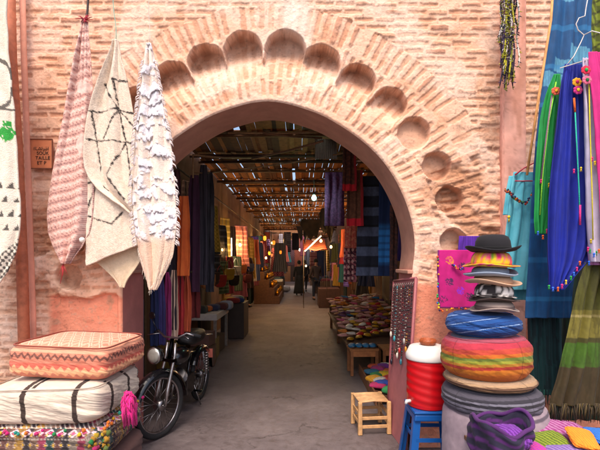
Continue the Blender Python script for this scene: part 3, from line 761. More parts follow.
def hat(px0, px1, py_top, py_brim, label, ccol, bcol, crown_h, crown_w, mat_, brim_up=.012, bandc=None, thick=.006, fn=None, tilt=(0, 0), patt=None):
    cx = PX((px0+px1)/2, SY-.1)+.008*math.sin(px0*1.7+px1); R = (px1-px0)/2/F*(SY-.1); zb = PZ(py_brim, SY-.1)
    e = empty('hat', (cx, SY-.1, zb), 0, label, 'hat', 'hats piled on the round cushions')
    rc = crown_w*R
    brim = [(rc*.96, 0), (rc*1.05, -.001), (R*.8, -.002), (R*.93, .003+brim_up*.3), (R, brim_up), (R-.003, brim_up+thick*.8), (R*.9, .004+thick), (R*.8, thick-.001), (rc*1.05, thick), (rc*.96, thick+.002)]
    def wv(a, x, y, z): r = math.hypot(x, y); return x, y, z+(.012*math.sin(2*a+px0)+.005*math.sin(3*a+px1))*(r/R)**3
    b = MB().lathe(brim, (0, 0, 0), patt or bcol, 48, fn=wv).build('brim', mat_, e)
    if crown_h:
        pr = [(rc*1.0, 0), (rc*1.02, crown_h*.3), (rc*.98, crown_h*.6), (rc*.86, crown_h*.85), (rc*.62, crown_h*.97), (rc*.3, crown_h), (0.0001, crown_h*.98)]
        MB().lathe(pr, (0, 0, .002), patt or ccol, 48, sy=1.12).build('crown', mat_, e)
    if bandc is not None:
        MB().lathe([(rc*1.015, .004), (rc*1.03, .006), (rc*1.035, .026), (rc*1.02, .03)], (0, 0, .002), bandc, 48, sy=1.12).build('band', M['felt'], e)
    e.rotation_euler = (tilt[0], tilt[1], 0)
    return e
BK = S('#17151a')
hat(467, 519, 236, 251.5, 'black felt bowler hat on top of the hat pile', BK, BK, .112, .62, M['felt'], .022, S('#0c0b0e'))
def p_flor(a, r, z):
    n = float(vnoise(a*9+50, r*90+z*60, 3)); k = float(vnoise(a*14, r*120+z*80+9, 5))
    return tuple(S('#e6c21e') if n > .6 else S('#d8286a') if k > .6 else S('#6aa02a') if k < .18 else S('#e8902a') if n < .35 else S('#e8607a'))
hat(464, 518, 250, 266, 'yellow pink and orange floral sun hat beneath the bowler', None, None, .098, .68, M['cloth'], .008, patt=p_flor, tilt=(.05, 0))
hat(465, 516, 268, 275, 'blue grey wide brimmed hat third in the pile', S('#7a8698'), S('#92a0b4'), .061, .66, M['felt'], .016, tilt=(.03, -.05))
hat(465, 518, 276, 283.5, 'beige brown wide brimmed hat above the zebra patterned one', S('#a8866c'), S('#c09c80'), .058, .66, M['felt'], .016, tilt=(.04, .04))
def p_zeb(a, r, z):
    n = float(vnoise(a*7+40, r*70+z*45+a*2, 8)); return tuple(S('#e6ded8') if n > .52 else S('#2a2426'))
hat(471, 514, 283, 296.5, 'black and white zebra patterned hat in the middle of the pile', None, None, .088, .82, M['cloth'], .006, patt=p_zeb)
hat(470, 517, 289, 300, 'dark brown brimmed hat wedged under the zebra hat', S('#40342f'), S('#4a3c38'), .03, .75, M['felt'], .006)
hat(470, 516, 299, 310, 'taupe felt hat with ribbon resting on the blue cushion', S('#94827a'), S('#a8968c'), .068, .76, M['felt'], .008, S('#5c4c4a'))

# magenta embroidered cloth with pompoms, purple cloth behind
MYY = 3.55
def c_mag(U, V, X, Z):
    C = mix(S('#b00c6c'), S('#c8127c'), fbm(X*9, Z*9, 3))
    for (a, b, c) in ((.28, .55, '#2a1e4a'), (.30, .18, '#e08a1e'), (.62, .28, '#38204a'), (.75, .80, '#2a1e4a'), (.12, .85, '#2a1e4a'), (.55, .7, '#8a2ad0')):
        d_ = np.hypot((U-a)/.10, (V-b)/.07); C = mix(C, S(c), ((d_ < 1) & (vnoise(U*50, V*60, 3) > .45))*.9)
    e = (U < .03) | (U > .97) | (V > .97); return mix(C, S('#4a1a6a'), e*.7)
e = empty('magenta_cloth', P(456, 250, MYY), 0, 'magenta embroidered cloth edged with pompoms hanging behind the hats', 'cloth')
cloth_px('fabric', [(250, 438, 476), (270, 437, 477), (308, 439, 480)], MYY, c_mag, M['cloth'], nf=1.5, amp=.014, seed=4, solid=.01, parent=e)
m = MB()
pc = ['#e8a21e', '#2a9a4a', '#d82a2a', '#2a4ad8', '#3a1a4a', '#e8d22a', '#e8641e']
for k in range(54):
    t = random.random(); p = P(437.5, 252+56*t, MYY) if k % 3 == 0 else (P(438+38*t, 309+1.5*math.sin(t*9), MYY) if k % 3 == 1 else P(452+14*t, 264+5*math.sin(t*3), MYY-.02))
    MB().ball(p-e.location+Vector((random.uniform(-.006, .006), -.016, random.uniform(-.006, .006))), random.uniform(.005, .010), S(random.choice(pc)), 8, .15).build('pompom', M['wool'], e)
o = cloth_px('purple_cloth', [(236, 459, 480), (250, 458, 481), (275, 458, 482)], 3.62, lambda U, V, X, Z: mix(S('#5a22a0'), S('#3a1878'), (U*9 % 1 > .5)*.6), M['cloth'], nf=2.5, amp=.012, seed=2)
tag(o, 'folded purple cloth showing above the magenta one', 'cloth')

# ================================================================ COOLER on STOOL
CY = 3.45; cxm = PX(427.5, CY)
st = empty('plastic_stool', (PX(429.5, CY), CY, 0), 0, 'blue plastic stool carrying the red drinks cooler', 'stool')
BL = S('#0c4f96'); zt = PZ(411, CY-.14)
MB().box((0, 0, zt-.012), (.33, .33, .024), BL).box((0, 0, zt-.05), (.325, .325, .055), BL, taper=.97).build('seat', M['plastic'], st, bevel=.012)
for sx in (-1, 1):
    for sy in (-1, 1):
        m = MB(); 
        a = Vector((sx*.135, sy*.135, zt-.06)); b = Vector((sx*.185, sy*.185, 0))
        for (dx, dy, wx, wy) in ((0, -sy*.0, .055, .008), (sx*.024, -sy*.024, .008, .05)):
            vs = []
            for q in (a, b):
                for ex, ey in ((-1, -1), (1, -1), (1, 1), (-1, 1)): vs.append((q.x+dx+ex*wx/2, q.y+dy+ey*wy/2, q.z))
            m._add(vs, [(0, 1, 2, 3), (7, 6, 5, 4), (4, 5, 1, 0), (5, 6, 2, 1), (6, 7, 3, 2), (7, 4, 0, 3)], BL, False)
        m.build('leg', M['plastic'], st)
for sx, sy in ((0, -1), (0, 1), (-1, 0), (1, 0)):
    MB().box((sx*.155, sy*.155, zt-.22), (.30 if sx == 0 else .008, .30 if sy == 0 else .008, .03), BL).build('stretcher', M['plastic'], st)
zc = zt; H = PZ(356, CY)-zt
ck = empty('drinks_cooler', (cxm, CY, zc), 0, 'ribbed red drinks cooler with white lid standing on the blue stool', 'cooler')
RD = S('#c00c16'); R = 20.3/F*CY
def rib(a, x, y, z):
    k = 1+.012*math.sin((z*1.0+.03*math.sin(a*1.0+2))*2*PI/.062)*(0.03 < z < H-.04)
    return x*k, y*k, z
pr = [(R*.9, 0), (R*.955, .008)]+[(R*(.955+.045*min(1, i/12)), .012+(H-.03)*i/70) for i in range(71)]+[(R*.97, H-.004)]
MB().lathe(pr, (0, 0, 0), RD, 64, fn=rib).build('body', M['plastic'], ck)
WH = S('#d9d6d2'); LH = (PZ(344.5, CY)-PZ(356, CY))/.72
lid = MB().lathe([(R*1.03, H-.02), (R*1.05, H-.012), (R*1.05, H+.02), (R*1.0, H+.034), (R*.86, H+LH*.62), (R*.8, H+LH*.66), (R*.45, H+LH*.72), (.0001, H+LH*.72)], (0, 0, 0), WH, 64).build('lid', M['plastic'], ck)
MB().box((R*.80, -R*.86, H-.015), (.085, .04, .05), WH).tube([(R*.5, -R*.96, H-.035), (R*.9, -R*.72, H-.045)], .013, WH, 10).build('handle', M['plastic'], ck, bevel=.004)
MB().tube([(-R*.9, -.05, .05), (-R*1.12, -.06, .05), (-R*1.15, -.06, .03)], .014, WH, 10).build('tap', M['plastic'], ck)
zt2 = zc+H+LH*.72
def p_bowl(a, r, z): return tuple(S('#9a4a22')*(.6+.7*float(vnoise(a*8, z*90, 3))))
o = MB().lathe([(.03, 0), (.055, .004), (.066, .02), (.066, .034), (.06, .046), (.052, .048), (.05, .036), (.03, .03), (.0001, .029)], (PX(427.5, CY), CY-.01, zt2), p_bowl, 32).build('clay_bowl', M['leather'])
tag(o, 'small brown carved bowl set on the white cooler lid', 'bowl')

# ================================================================ JEWELLERY BOARD
A0 = Vector((PX(416, 3.72), 3.72, PZ(278, 3.72))); A1 = Vector((PX(394, 4.28), 4.28, PZ(281, 4.28)))
B0 = Vector((PX(405, 3.70), 3.70, .0)); B1 = Vector((PX(387, 4.26), 4.26, .0))
bd = empty('jewellery_board', (B0+B1)/2, 0, 'tall dusty pink board leaning on the arch jamb behind the cooler', 'board')
cc = bd.location; PK = S('#a86468')
nn = (A1-A0).cross(B0-A0).normalized()
if nn.x > 0: nn = -nn
def slab(m, q, t, col):
    vs = [Vector(p) for p in q]+[Vector(p)-nn*t for p in q]
    m._add(vs, [(0, 1, 2, 3), (7, 6, 5, 4), (0, 4, 5, 1), (1, 5, 6, 2), (2, 6, 7, 3), (3, 7, 4, 0)], col, False)
m = MB(); slab(m, [A0-cc, A1-cc, B1-cc, B0-cc], .018, PK); m.build('panel', M['plain'], bd)
m = MB()
for a, b in ((A0, A1), (A0, B0), (A1, B1)): m.tube([a-cc, b-cc], .013, S('#985458'), 6)
m.build('frame', M['plain'], bd)
jc = ['#1a1618', '#2a2226', '#8a6a3a', '#b8b0a8', '#2a6a7a', '#a82a2a', '#1a1a2a', '#d8d0c0', '#c8862a', '#3a2a22']
names = ['black', 'amber and black', 'silver and dark', 'teal and black', 'coral red and dark', 'ivory and brown', 'brown wooden', 'turquoise and silver', 'dark navy', 'mixed brown and white']
pal_n = [['#1a1618', '#2a2226'], ['#c8862a', '#1a1618'], ['#b8b0a8', '#2a2226'], ['#2a6a7a', '#1a1618'], ['#a82a2a', '#2a2226'], ['#d8d0c0', '#4a3222'], ['#4a3222', '#6a4a32'], ['#3a9aa8', '#b8b0a8'], ['#1a1a2e', '#2a2a3e'], ['#d8d0c0', '#5a3a2a']]
for k in range(10):
    t = (k+.6)/10.4; top = A0.lerp(A1, t); bot = B0.lerp(B1, t); dn_ = (bot-top).normalized(); al = (A1-A0).normalized()
    L_ = random.uniform(.42, .72); w_ = .018; m = MB(); nb = 46; pts = []
    s0 = top+dn_*.06+nn*.016
    for i in range(nb):
        q = i/nb*2*PI; yy = (1-math.cos(q))/2; p = s0+dn_*(yy*L_)+al*(math.sin(q)*w_*(.4+.6*yy))
        pts.append(p)
        m.ball(p, random.uniform(.004, .009), S(random.choice(pal_n[k]))*.45, 6)
    m.tube(pts, .002, S('#1a1618'), 4, closed=True)
    m.ball(s0+dn_*(L_+.02)+nn*.004, .02, S(pal_n[k][0]), 8, 0, (.6, 1, 1.5)); m.tube([top+dn_*.03+nn*.004, s0+nn*.004], .003, S('#8a8078'), 5)
    o = m.build('bead_necklace', M['gloss'])
    tag(o, names[k]+' bead necklace hanging on the pink board, '+['nearest the cooler', 'second from the cooler', 'third from the cooler', 'fourth from the cooler', 'fifth from the cooler', 'sixth from the cooler', 'seventh from the cooler', 'eighth from the cooler', 'ninth from the cooler', 'closest to the alley'][k], 'necklace', 'necklaces on the pink board')

# ================================================================ WOODEN STOOL
SYc = 4.25
ws = empty('wooden_stool', (PX(371, 4.2), 4.24, 0), math.radians(6), 'small rough wooden stool with woven seat on the alley floor', 'stool')
WD = S('#c99a68'); w_, d_, h_ = .29, .30, .31
for sx in (-1, 1):
    for sy in (-1, 1): MB().box((sx*w_/2*.97, sy*d_/2, h_/2), (.040, .036, h_), WD*random.uniform(.85, 1.05), taper=.9).build('leg', M['wood'], ws, bevel=.005)
for sy in (-1, 1):
    for z in (.075, .155): MB().box((0, sy*d_/2, z), (w_-.04, .014, .030), WD*.95).build('stretcher', M['wood'], ws, bevel=.003)
for sx in (-1, 1):
    for z in (.10, .19): MB().box((sx*w_/2*.97, 0, z), (.014, d_-.04, .030), WD*.9).build('stretcher', M['wood'], ws, bevel=.003)
m = MB()
for k in range(22):
    t = (k+.5)/22*2-1; m.tube([(-w_/2*1.0, t*d_/2*.96, h_-.006), (0, t*d_/2*.9, h_+.002-.006*(1-abs(t))), (w_/2*1.0, t*d_/2*.96, h_-.006)], .0078, S('#c79a6c')*random.uniform(.8, 1.1), 6)
m.build('seat', M['wood'], ws)

# ================================================================ MOPED
BK = S('#121114')
mp = empty('moped', (-1.258, 4.60, 0), math.atan2(-.995, -.098), 'old black moped parked by the stall, headlight facing the street', 'moped')
def wheel(par, name, cx, R=.30):
    w = MB(); pts = [(R*.93*math.cos(a), 0, R*.93*math.sin(a)) for a in np.linspace(0, 2*PI, 49)[:-1]]
    e = empty(name, (cx, 0, R)); e.parent = par
    w.tube(pts, .028, S('#1c1a1c'), 10, closed=True); w.build('tyre', M['rubber'], e)
    r = MB(); r.tube([(R*.83*math.cos(a), 0, R*.83*math.sin(a)) for a in np.linspace(0, 2*PI, 49)[:-1]], .013, S('#9a9698'), 8, closed=True); r.build('rim', M['metal'], e)
    s = MB()
    for k in range(28):
        a = 2*PI*k/28; sd = .03 if k % 2 else -.03
        s.tube([(.03*math.cos(a+.9*(1 if k % 4 < 2 else -1)), sd, .03*math.sin(a+.9*(1 if k % 4 < 2 else -1))), (R*.83*math.cos(a), 0, R*.83*math.sin(a))], .0022, S('#a8a4a4'), 4)
    s.build('spokes', M['metal'], e)
    h = MB(); h.tube([(0, -.045, 0), (0, -.04, 0), (0, .04, 0), (0, .045, 0)], [.02, .05, .05, .02], S('#8a8688'), 16); h.tube([(0, -.07, 0), (0, .07, 0)], .01, S('#8a8688'), 8); h.build('hub', M['metal'], e)
    return e
fr = wheel(mp, 'front_wheel', .575); fr.rotation_euler = (0, 0, math.radians(-21))
wheel(mp, 'rear_wheel', -.575)
fk = empty('front_fork', (.575, 0, .30), math.radians(-21)); fk.parent = mp
m = MB()
for sy in (-1, 1):
    m.tube([(0, sy*.065, 0), (-.04, sy*.06, .14), (-.14, sy*.055, .44), (-.155, sy*.05, .56)], [.016, .018, .014, .014], S('#b4b0b0'), 10)
m.box((-.12, 0, .40), (.05, .15, .03), S('#2a282a')); m.tube([(-.115, 0, .38), (-.17, 0, .60)], .02, BK, 10)
m.build('fork_tubes', M['metal'], fk)
m = MB(); ang = np.linspace(math.radians(10), math.radians(172), 26)
for i in range(25):
    a, b = ang[i], ang[i+1]; R_ = .33
    vs = []
    for q in (a, b):
        for (dy, dr) in ((-.05, -.02), (-.035, .004), (0, .01), (.035, .004), (.05, -.02)): vs.append(((R_+dr)*math.cos(q), dy, (R_+dr)*math.sin(q)))
    m._add(vs, [(k, k+1, k+6, k+5) for k in range(4)], BK, True)
m.build('mudguard', M['gloss'], fk)
m = MB(); m.tube([(-.02, 0, .475), (.0, 0, .475), (.04, 0, .475), (.075, 0, .475)], [.03, .06, .075, .078], BK, 24); m.build('headlight_shell', M['gloss'], fk)
hl = MB(); hl.tube([(.07, 0, .475), (.082, 0, .475)], [.079, .076], S('#c8c4c0'), 24); hl.build('headlight_rim', M['metal'], fk)
hl = MB(); hl.tube([(.078, 0, .475), (.088, 0, .475), (.094, 0, .475)], [.068, .06, .03], S('#8d8a84'), 24); hl.build('headlight', M['gloss'], fk)
m = MB(); m.tube([(-.20, -.24, .64), (-.17, -.18, .66), (-.15, -.08, .61), (-.15, .08, .61), (-.17, .18, .66), (-.20, .24, .64)], .011, S('#a8a4a4'), 8); m.build('handlebar', M['metal'], fk)
for sy in (-1, 1):
    MB().tube([(-.19, sy*.20, .652), (-.24, sy*.29, .625)], .018, BK, 10).build('grip', M['rubber'], fk)
    MB().tube([(-.15, sy*.15, .64), (-.10, sy*.26, .625)], .005, S('#b0acac'), 6).build('brake_lever', M['metal'], fk)
m = MB(); m.tube([(-.17, -.2, .66), (-.14, -.24, .78)], .005, BK, 6); m.ball((-.14, -.24, .81), .045, BK, 12, 0, (.25, 1, .8)); m.build('mirror', M['gloss'], fk)
m = MB()
m.tube([(.41, 0, .80), (.30, 0, .62), (.10, 0, .40), (-.12, 0, .32), (-.35, 0, .36), (-.575, 0, .30)], .022, BK, 10)
m.tube([(.38, 0, .74), (.1, 0, .62), (-.25, 0, .62), (-.5, 0, .58)], .018, BK, 8); m.tube([(-.12, 0, .32), (-.25, 0, .62)], .018, BK, 8)
for sy in (-1, 1): m.tube([(-.5, sy*.06, .58), (-.575, sy*.075, .30)], .012, S('#8a8688'), 8)
m.build('frame', M['gloss'], mp)
m = MB(); m.lathe([(.0001, -.18), (.06, -.16), (.095, -.06), (.1, .06), (.07, .16), (.0001, .19)], (.08, 0, .66), BK, 20, rot=Matrix.Rotation(PI/2, 3, 'Y'), sx=.9); m.build('fuel_tank', M['gloss'], mp)
superbox('saddle', (-.27, 0, .80), (.52, .24, .15), S('#141214'), M['leather'], n=3, ne=3, res=24, parent=mp, seed=2)
m = MB(); m.box((-.05, 0, .33), (.22, .15, .2), S('#5a5656')); m.tube([(.02, 0, .40), (.14, 0, .46)], .06, S('#6a6666'), 16)
for k in range(5): m.tube([(.05+.02*k, 0, .42+.012*k), (.056+.02*k, 0, .424+.012*k)], .078, S('#7a7676'), 16)
m.build('engine', M['metal'], mp, bevel=.01)
m = MB(); m.tube([(.1, -.06, .36), (.05, -.11, .2), (-.2, -.13, .17), (-.7, -.13, .22)], [.014, .016, .03, .03], S('#9a9696'), 12); m.build('exhaust', M['metal'], mp)
m = MB(); m.tube([(-.3, 0, .3), (-.3, .1, .02)], .01, S('#9a9696'), 6); m.tube([(-.1, .09, .24), (-.1, .18, .24)], .012, BK, 6); m.build('stand', M['metal'], mp)
m = MB()
for sy in (-.07, 0, .07): m.tube([(-.42, sy, .78), (-.78, sy, .74)], .007, S('#8a8688'), 6)
m.tube([(-.78, -.09, .74), (-.78, .09, .74)], .007, S('#8a8688'), 6); m.build('luggage_rack', M['metal'], mp)
m = MB(); ang = np.linspace(math.radians(0), math.radians(150), 20)
for i in range(19):
    vs = []
    for q in (ang[i], ang[i+1]):
        for (dy, dr) in ((-.055, -.03), (-.04, 0), (0, .008), (.04, 0), (.055, -.03)): vs.append((-.575-(.34+dr)*math.cos(q), dy, .30+(.34+dr)*math.sin(q)))
    m._add(vs, [(k, k+1, k+6, k+5) for k in range(4)], BK, True)
m.build('rear_mudguard', M['gloss'], mp)
for sy in (-1, 1):
    m = MB(); pts = [(-.48+.01*math.cos(a), sy*.10+.022*math.cos(a), .56-.22*a/(12*PI)) for a in np.linspace(0, 12*PI, 90)]; pts = [(-.50+.025*math.sin(a), sy*.10+.025*math.cos(a), .58-.22*a/(14*PI)) for a in np.linspace(0, 14*PI, 110)]
    m.tube(pts, .005, S('#b4b0b0'), 5); m.build('shock_spring', M['metal'], mp)
MB().box((-.80, 0, .50), (.01, .17, .11), S('#c86a5a')).build('number_plate', M['plain'], mp)

# ================================================================ HANGING TEXTILES, RIGHT SHOP FRONT
pole = MB().tube([P(556, -60, 3.1), P(551, 20, 3.1), P(539, 95, 3.1), P(527, 175, 3.1)], .009, S('#e0a060'), 8).build('cane_pole', M['wood'])
tag(pole, 'thin orange cane pole slanting in front of the pilaster', 'pole')
TG = 'shawls hanging at the shop front'
def fringe(parent, rows_px, Y, n, L_, cols, w=.004, jit=.01, mt='thin'):
    m = MB(); o_ = parent.location
    for k in range(n):
        t = (k+random.random()*.6)/n; a = np.interp(t, [q[0] for q in rows_px], [q[1] for q in rows_px]); b = np.interp(t, [q[0] for q in rows_px], [q[2] for q in rows_px])
        p = P(a, b, Y)-o_+Vector((0, random.uniform(-.01, .01), .004)); l = L_*random.uniform(.7, 1.1); j = random.uniform(-jit, jit)
        m.tube([p, p+Vector((j*.5, 0, -l*.5)), p+Vector((j, 0, -l))], [w*.6, w*.5, w*.15], S(random.choice(cols)), 4)
    return m.build('fringe', M[mt], parent)
def c_bigblue(U, V, X, Z):
    C = mix(S('#0c4678'), S('#125c94'), vnoise(X*60, Z*8, 3)); C = mix(C, S('#0c447c'), ((X*70) % 1 > .6)*.35)
    py_ = V*360-10; px_ = U
    blk = np.zeros(U.shape)
    for (a, b, w0, w1) in ((4, 18, .15, .5), (60, 76, .5, .95), (78, 92, .2, .6), (94, 110, .0, .45), (206, 222, .2, .9)):
        blk = np.maximum(blk, ((py_-12*U > a) & (py_-12*U < b) & (U > w0) & (U < w1))*(.55+.3*((X*60) % 1 > .4)))
    C = mix(C, S('#6ab0cc'), blk*.85)
    return mix(C, S('#2f86bf'), (abs((V*9) % 1-.5) < .06)*.5)
o = cloth_px('blue_shawl', [(-30, 555, 594), (30, 550, 592), (100, 540, 590), (160, 534, 588), (230, 530, 580), (290, 526, 574), (318, 524, 570)], 3.15, c_bigblue, M['thin'], nf=2.6, amp=.02, seed=21, solid=.004)
tag(o, 'long blue handwoven shawl with pale blue blocks behind the green scarf', 'shawl', TG)
o = cloth_px('teal_shawl', [(262, 529, 560), (300, 528, 560), (350, 529, 562), (395, 530, 563)], 3.25, lambda U, V, X, Z: mix(S('#0c3c40'), S('#0a2a30'), (vnoise(X*120, Z*6, 3) > .5)*1.0), M['thin'], nf=7, amp=.014, seed=23, solid=.004)
tag(o, 'dark teal fringed shawl hanging low beside the hat stack', 'shawl', TG)
fringe(o, [(0, 530, 390), (1, 563, 390)], 3.25, 60, .16, ['#0c3c40', '#0a5a50', '#082a30'])
def tassels(m, pts, o_=Vector((0, 0, 0)), s=1.0, cols=('#e0287a', '#e8c62a', '#1e9a4a', '#2a6ad8', '#e0641e')):
    for i, p in enumerate(pts):
        p = Vector(p)-o_; c = S(cols[i % len(cols)])
        m.ball(p, .0075*s, c, 8, .25)
        for k in range(6): a = k; m.tube([p, p+Vector((.007*math.cos(a), .007*math.sin(a), -.024*s))], [.003, .0012], c, 4)
def scarf(name, rows, Y, ca, cb, label, nf=4, amp=.026, seed=1, orn=None, tas=None, cat='scarf'):
    e = empty(name, P((rows[0][1]+rows[0][2])/2, rows[0][0], Y), 0, label, cat, TG)
    cloth_px('fabric', rows, Y, lambda U, V, X, Z: mix(S(ca), S(cb), vnoise(U*26, V*3, seed)), M['thin'], nf=nf, amp=amp, seed=seed, solid=.003, parent=e, res=.006)
    if orn:
        m = MB()
        for (pts, c, r) in orn: m.tube([P(a, b, Y-.035)-e.location for a, b in pts], r, S(c), 5)
        m.build('braid', M['wool'], e)
    if tas:
        for q, (a, b) in enumerate(tas):
            cl = ('#e0287a', '#e8c62a', '#1e9a4a', '#2a6ad8', '#e0641e'); m = MB(); tassels(m, [P(a, b, Y-.035)], e.location, 1.0, (cl[q % 5],)); m.build('tassel', M['wool'], e)
    return e
GY = 2.95
scarf('green_scarf', [(74, 556, 561), (85, 548, 560), (110, 541, 559), (150, 537, 558), (190, 535, 556), (222, 534, 551), (234, 536, 547)], GY, '#0a8238', '#12a04a', 'bright green scarf with lime braid and tassels on the shop front', nf=3.5, seed=31,
      orn=[([(556, 82), (549, 120), (543, 170), (540, 215)], '#8fe03a', .005), ([(552, 95), (546, 140), (541, 180)], '#8a6a7a', .006)], tas=[(541, 180), (549, 184), (550, 178), (538, 232), (543, 236), (547, 230)])
scarf('royal_blue_scarf', [(64, 566, 583), (80, 560, 586), (120, 556, 590), (160, 551, 593), (200, 548, 594), (240, 547, 594), (262, 548, 588), (280, 549, 574), (290, 550, 560)], GY-.1, '#07177c', '#0824a0', 'royal blue scarf with embroidered flowers hanging from a wire hanger', nf=4.5, amp=.03, seed=33,
      orn=[([(575, 110), (577, 150), (579, 190), (580, 220)], '#1eb09a', .0045), ([(574, 98), (575, 112)], '#e0601e', .007), ([(580, 205), (580, 225)], '#d0287a', .007)], tas=[(574, 170), (581, 168), (549, 286), (553, 288), (558, 288), (562, 285), (566, 281), (571, 277), (574, 273), (580, 262), (577, 268)])
def flower(px, py, Y, par, c1, c2):
    m = MB(); p = P(px, py, Y)-par.location
    for k in range(7): a = 2*PI*k/7; m.ball(p+Vector((.02*math.cos(a), 0, .02*math.sin(a)*.8)), .014, S(c1), 7, 0, (1, .3, 1))
    m.ball(p+Vector((0, -.006, 0)), .012, S(c2), 7, 0, (1, .4, 1)); m.build('embroidered_flower', M['wool'], par)
rb = [o for o in bpy.data.objects if o.name.startswith('royal_blue_scarf')][0]
flower(577, 82, GY-.15, rb, '#e0a21e', '#c01e5a'); flower(578, 90, GY-.15, rb, '#c02a7a', '#e8c62a')
gs = [o for o in bpy.data.objects if o.name.startswith('green_scarf')][0]
flower(556, 91, GY-.05, gs, '#e0644a', '#e8a21e')
w = scarf('white_scarf', [(58, 583, 590), (75, 582, 596), (120, 584, 604), (180, 586, 612), (230, 588, 614), (262, 592, 612)], GY-.15, '#c8b8d4', '#d6cce0', 'pale lilac white scarf with colourful embroidery between blue and pink scarves', nf=3, seed=35,
      orn=[([(589, 80), (590, 130), (592, 190), (593, 240)], '#d8c82a', .004)], tas=[(592, 158), (595, 162), (590, 250), (594, 254), (599, 250)])
flower(586, 70, GY-.2, w, '#d8284a', '#2a9a4a'); flower(587, 80, GY-.2, w, '#e06a8a', '#2a6a3a')
scarf('pink_scarf', [(52, 588, 612), (80, 590, 628), (150, 596, 634), (230, 602, 640), (290, 606, 640)], GY-.2, '#c01270', '#dc2a88', 'hot pink scarf at the outer end of the hanger', nf=3.5, seed=37)
scarf('lilac_check_scarf', [(225, 590, 606), (250, 588, 612), (265, 590, 612)], GY-.12, '#c890c8', '#b878b8', 'short lilac pink scarf end under the white scarf', nf=2, seed=38, tas=[(588, 248), (591, 240), (596, 252), (589, 262)])
# olive shawl
def c_olive(U, V, X, Z):
    py_ = 245+V*165; n = vnoise(X*90, Z*4, 3)
    C = np.broadcast_to(S('#6a6418'), U.shape+(3,))
    for (a, b, c) in ((245, 300, '#5c5c18'), (300, 332, '#8a8030'), (332, 338, '#4e4a14'), (338, 366, '#4a7412'), (366, 410, '#4a3a1c')): C = mix(C, S(c), ((py_ >= a) & (py_ < b))*1.0)
    C = mix(C, S('#c8b878'), ((abs(py_-307) < 1.2))*.7)
    C = mix(C, S('#3c3410'), (n > .62)*.4); return C*.68*(.85+.3*vnoise(X*200, Z*60, 5))[..., None]
o = cloth_px('olive_shawl', [(262, 586, 640), (290, 576, 640), (320, 570, 640), (350, 563, 640), (380, 556, 640), (405, 549, 640)], 2.85, c_olive, M['thin'], nf=6, amp=.03, seed=41, solid=.004)
tag(o, 'olive and lime striped shawl with brown fringe below the royal blue scarf', 'shawl', TG)
fringe(o, [(0, 550, 404), (1, 640, 404)], 2.85, 150, .13, ['#3a2c18', '#4a3a1c', '#2c2212', '#5a4a24'], w=.007, jit=.03)
o = cloth_px('dark_backing_cloth', [(255, 556, 640), (300, 554, 640), (360, 552, 640), (420, 550, 640)], 3.3, lambda U, V, X, Z: mix(S('#16301c'), S('#1c2018'), (vnoise(X*90, Z*5, 3) > .5)*1.0), M['thin'], nf=6, amp=.02, seed=24, solid=.004)  # added to keep the gap behind the hanging shawls dark
tag(o, 'very dark green cloth added to darken the gap behind the olive striped shawl', 'shawl', TG)
o = cloth_px('green_plaid_shawl', [(-40, 585, 640), (0, 585, 640), (30, 584, 640), (50, 582, 640), (62, 586, 640)], 3.2, lambda U, V, X, Z: mix(mix(S('#55601a'), S('#8a9a2a'), ((X*14+Z*9) % 1 > .55)*.8), S('#2c2a12'), ((Z*12-X*5) % 1 > .8)*.8), M['thin'], nf=4, amp=.03, seed=43)
tag(o, 'olive green plaid shawl above the wire hanger', 'shawl', TG)
# wire hanger
m = MB()
pts = [(566, 66), (574, 56), (581, 42), (584, 35), (578, 30), (576, 24), (579, 18), (585, 16), (586, 8), (590, -14)]
m.tube([P(a, b, GY-.1) for a, b in pts], .0035, S('#cfc8c4'), 6); m.tube([P(584, 35, GY-.1), P(592, 31, GY-.12), P(604, 34, GY-.15), P(640, 52, GY-.2)], .0035, S('#cfc8c4'), 6)
m.tube([P(566, 66, GY-.1), P(560, 68, GY-.1), P(600, 56, GY-.18), P(640, 52, GY-.2)], .0035, S('#cfc8c4'), 6)
tag(m.build('wire_hanger', M['plastic']), 'white coated wire hanger carrying the blue and pink scarves', 'hanger')
# bead tassel bundle
m = MB()
bc = ['#4a3a5a', '#c8c02a', '#d8d0c8', '#3a2a3a', '#a8a82a', '#6a3a4a', '#8a8a3a', '#2a2a3a', '#e0d8d0', '#b8b02a']
for k in range(46):
    x0_ = 506+random.gauss(0, 3.2); x1_ = x0_+random.gauss(-1, 2.5); y1_ = random.uniform(30, 92); ph = random.random()*6
    pts = [P(x0_+(x1_-x0_)*t+1.3*math.sin(ph+t*14), -30+(y1_+30)*t, 3.57+.03*math.sin(ph+9*t)) for t in np.linspace(0, 1, 22)]
    c = S(random.choice(bc)); m.tube(pts, [.007]*21+[.003], c if y1_ < 75 or random.random() < .5 else S('#3a2a3e'), 5)
    for p in pts:
        cc_ = S(random.choice(bc)) if p.z > PZ(64, 3.57) else S(random.choice(['#3a2a3a', '#5a3a5a', '#2a2a3a', '#6a6a2a']))
        for q in range(3):
            d_ = Vector((random.uniform(-1, 1), random.uniform(-1, .2), random.uniform(-1, .4)))*.022
            m.tube([p, p+d_], [.0045, .002], cc_, 4)
o = m.build('yarn_tassel', M['wool']); tag(o, 'bundle of yellow white and purple woolly strings hanging on the pilaster', 'garland')
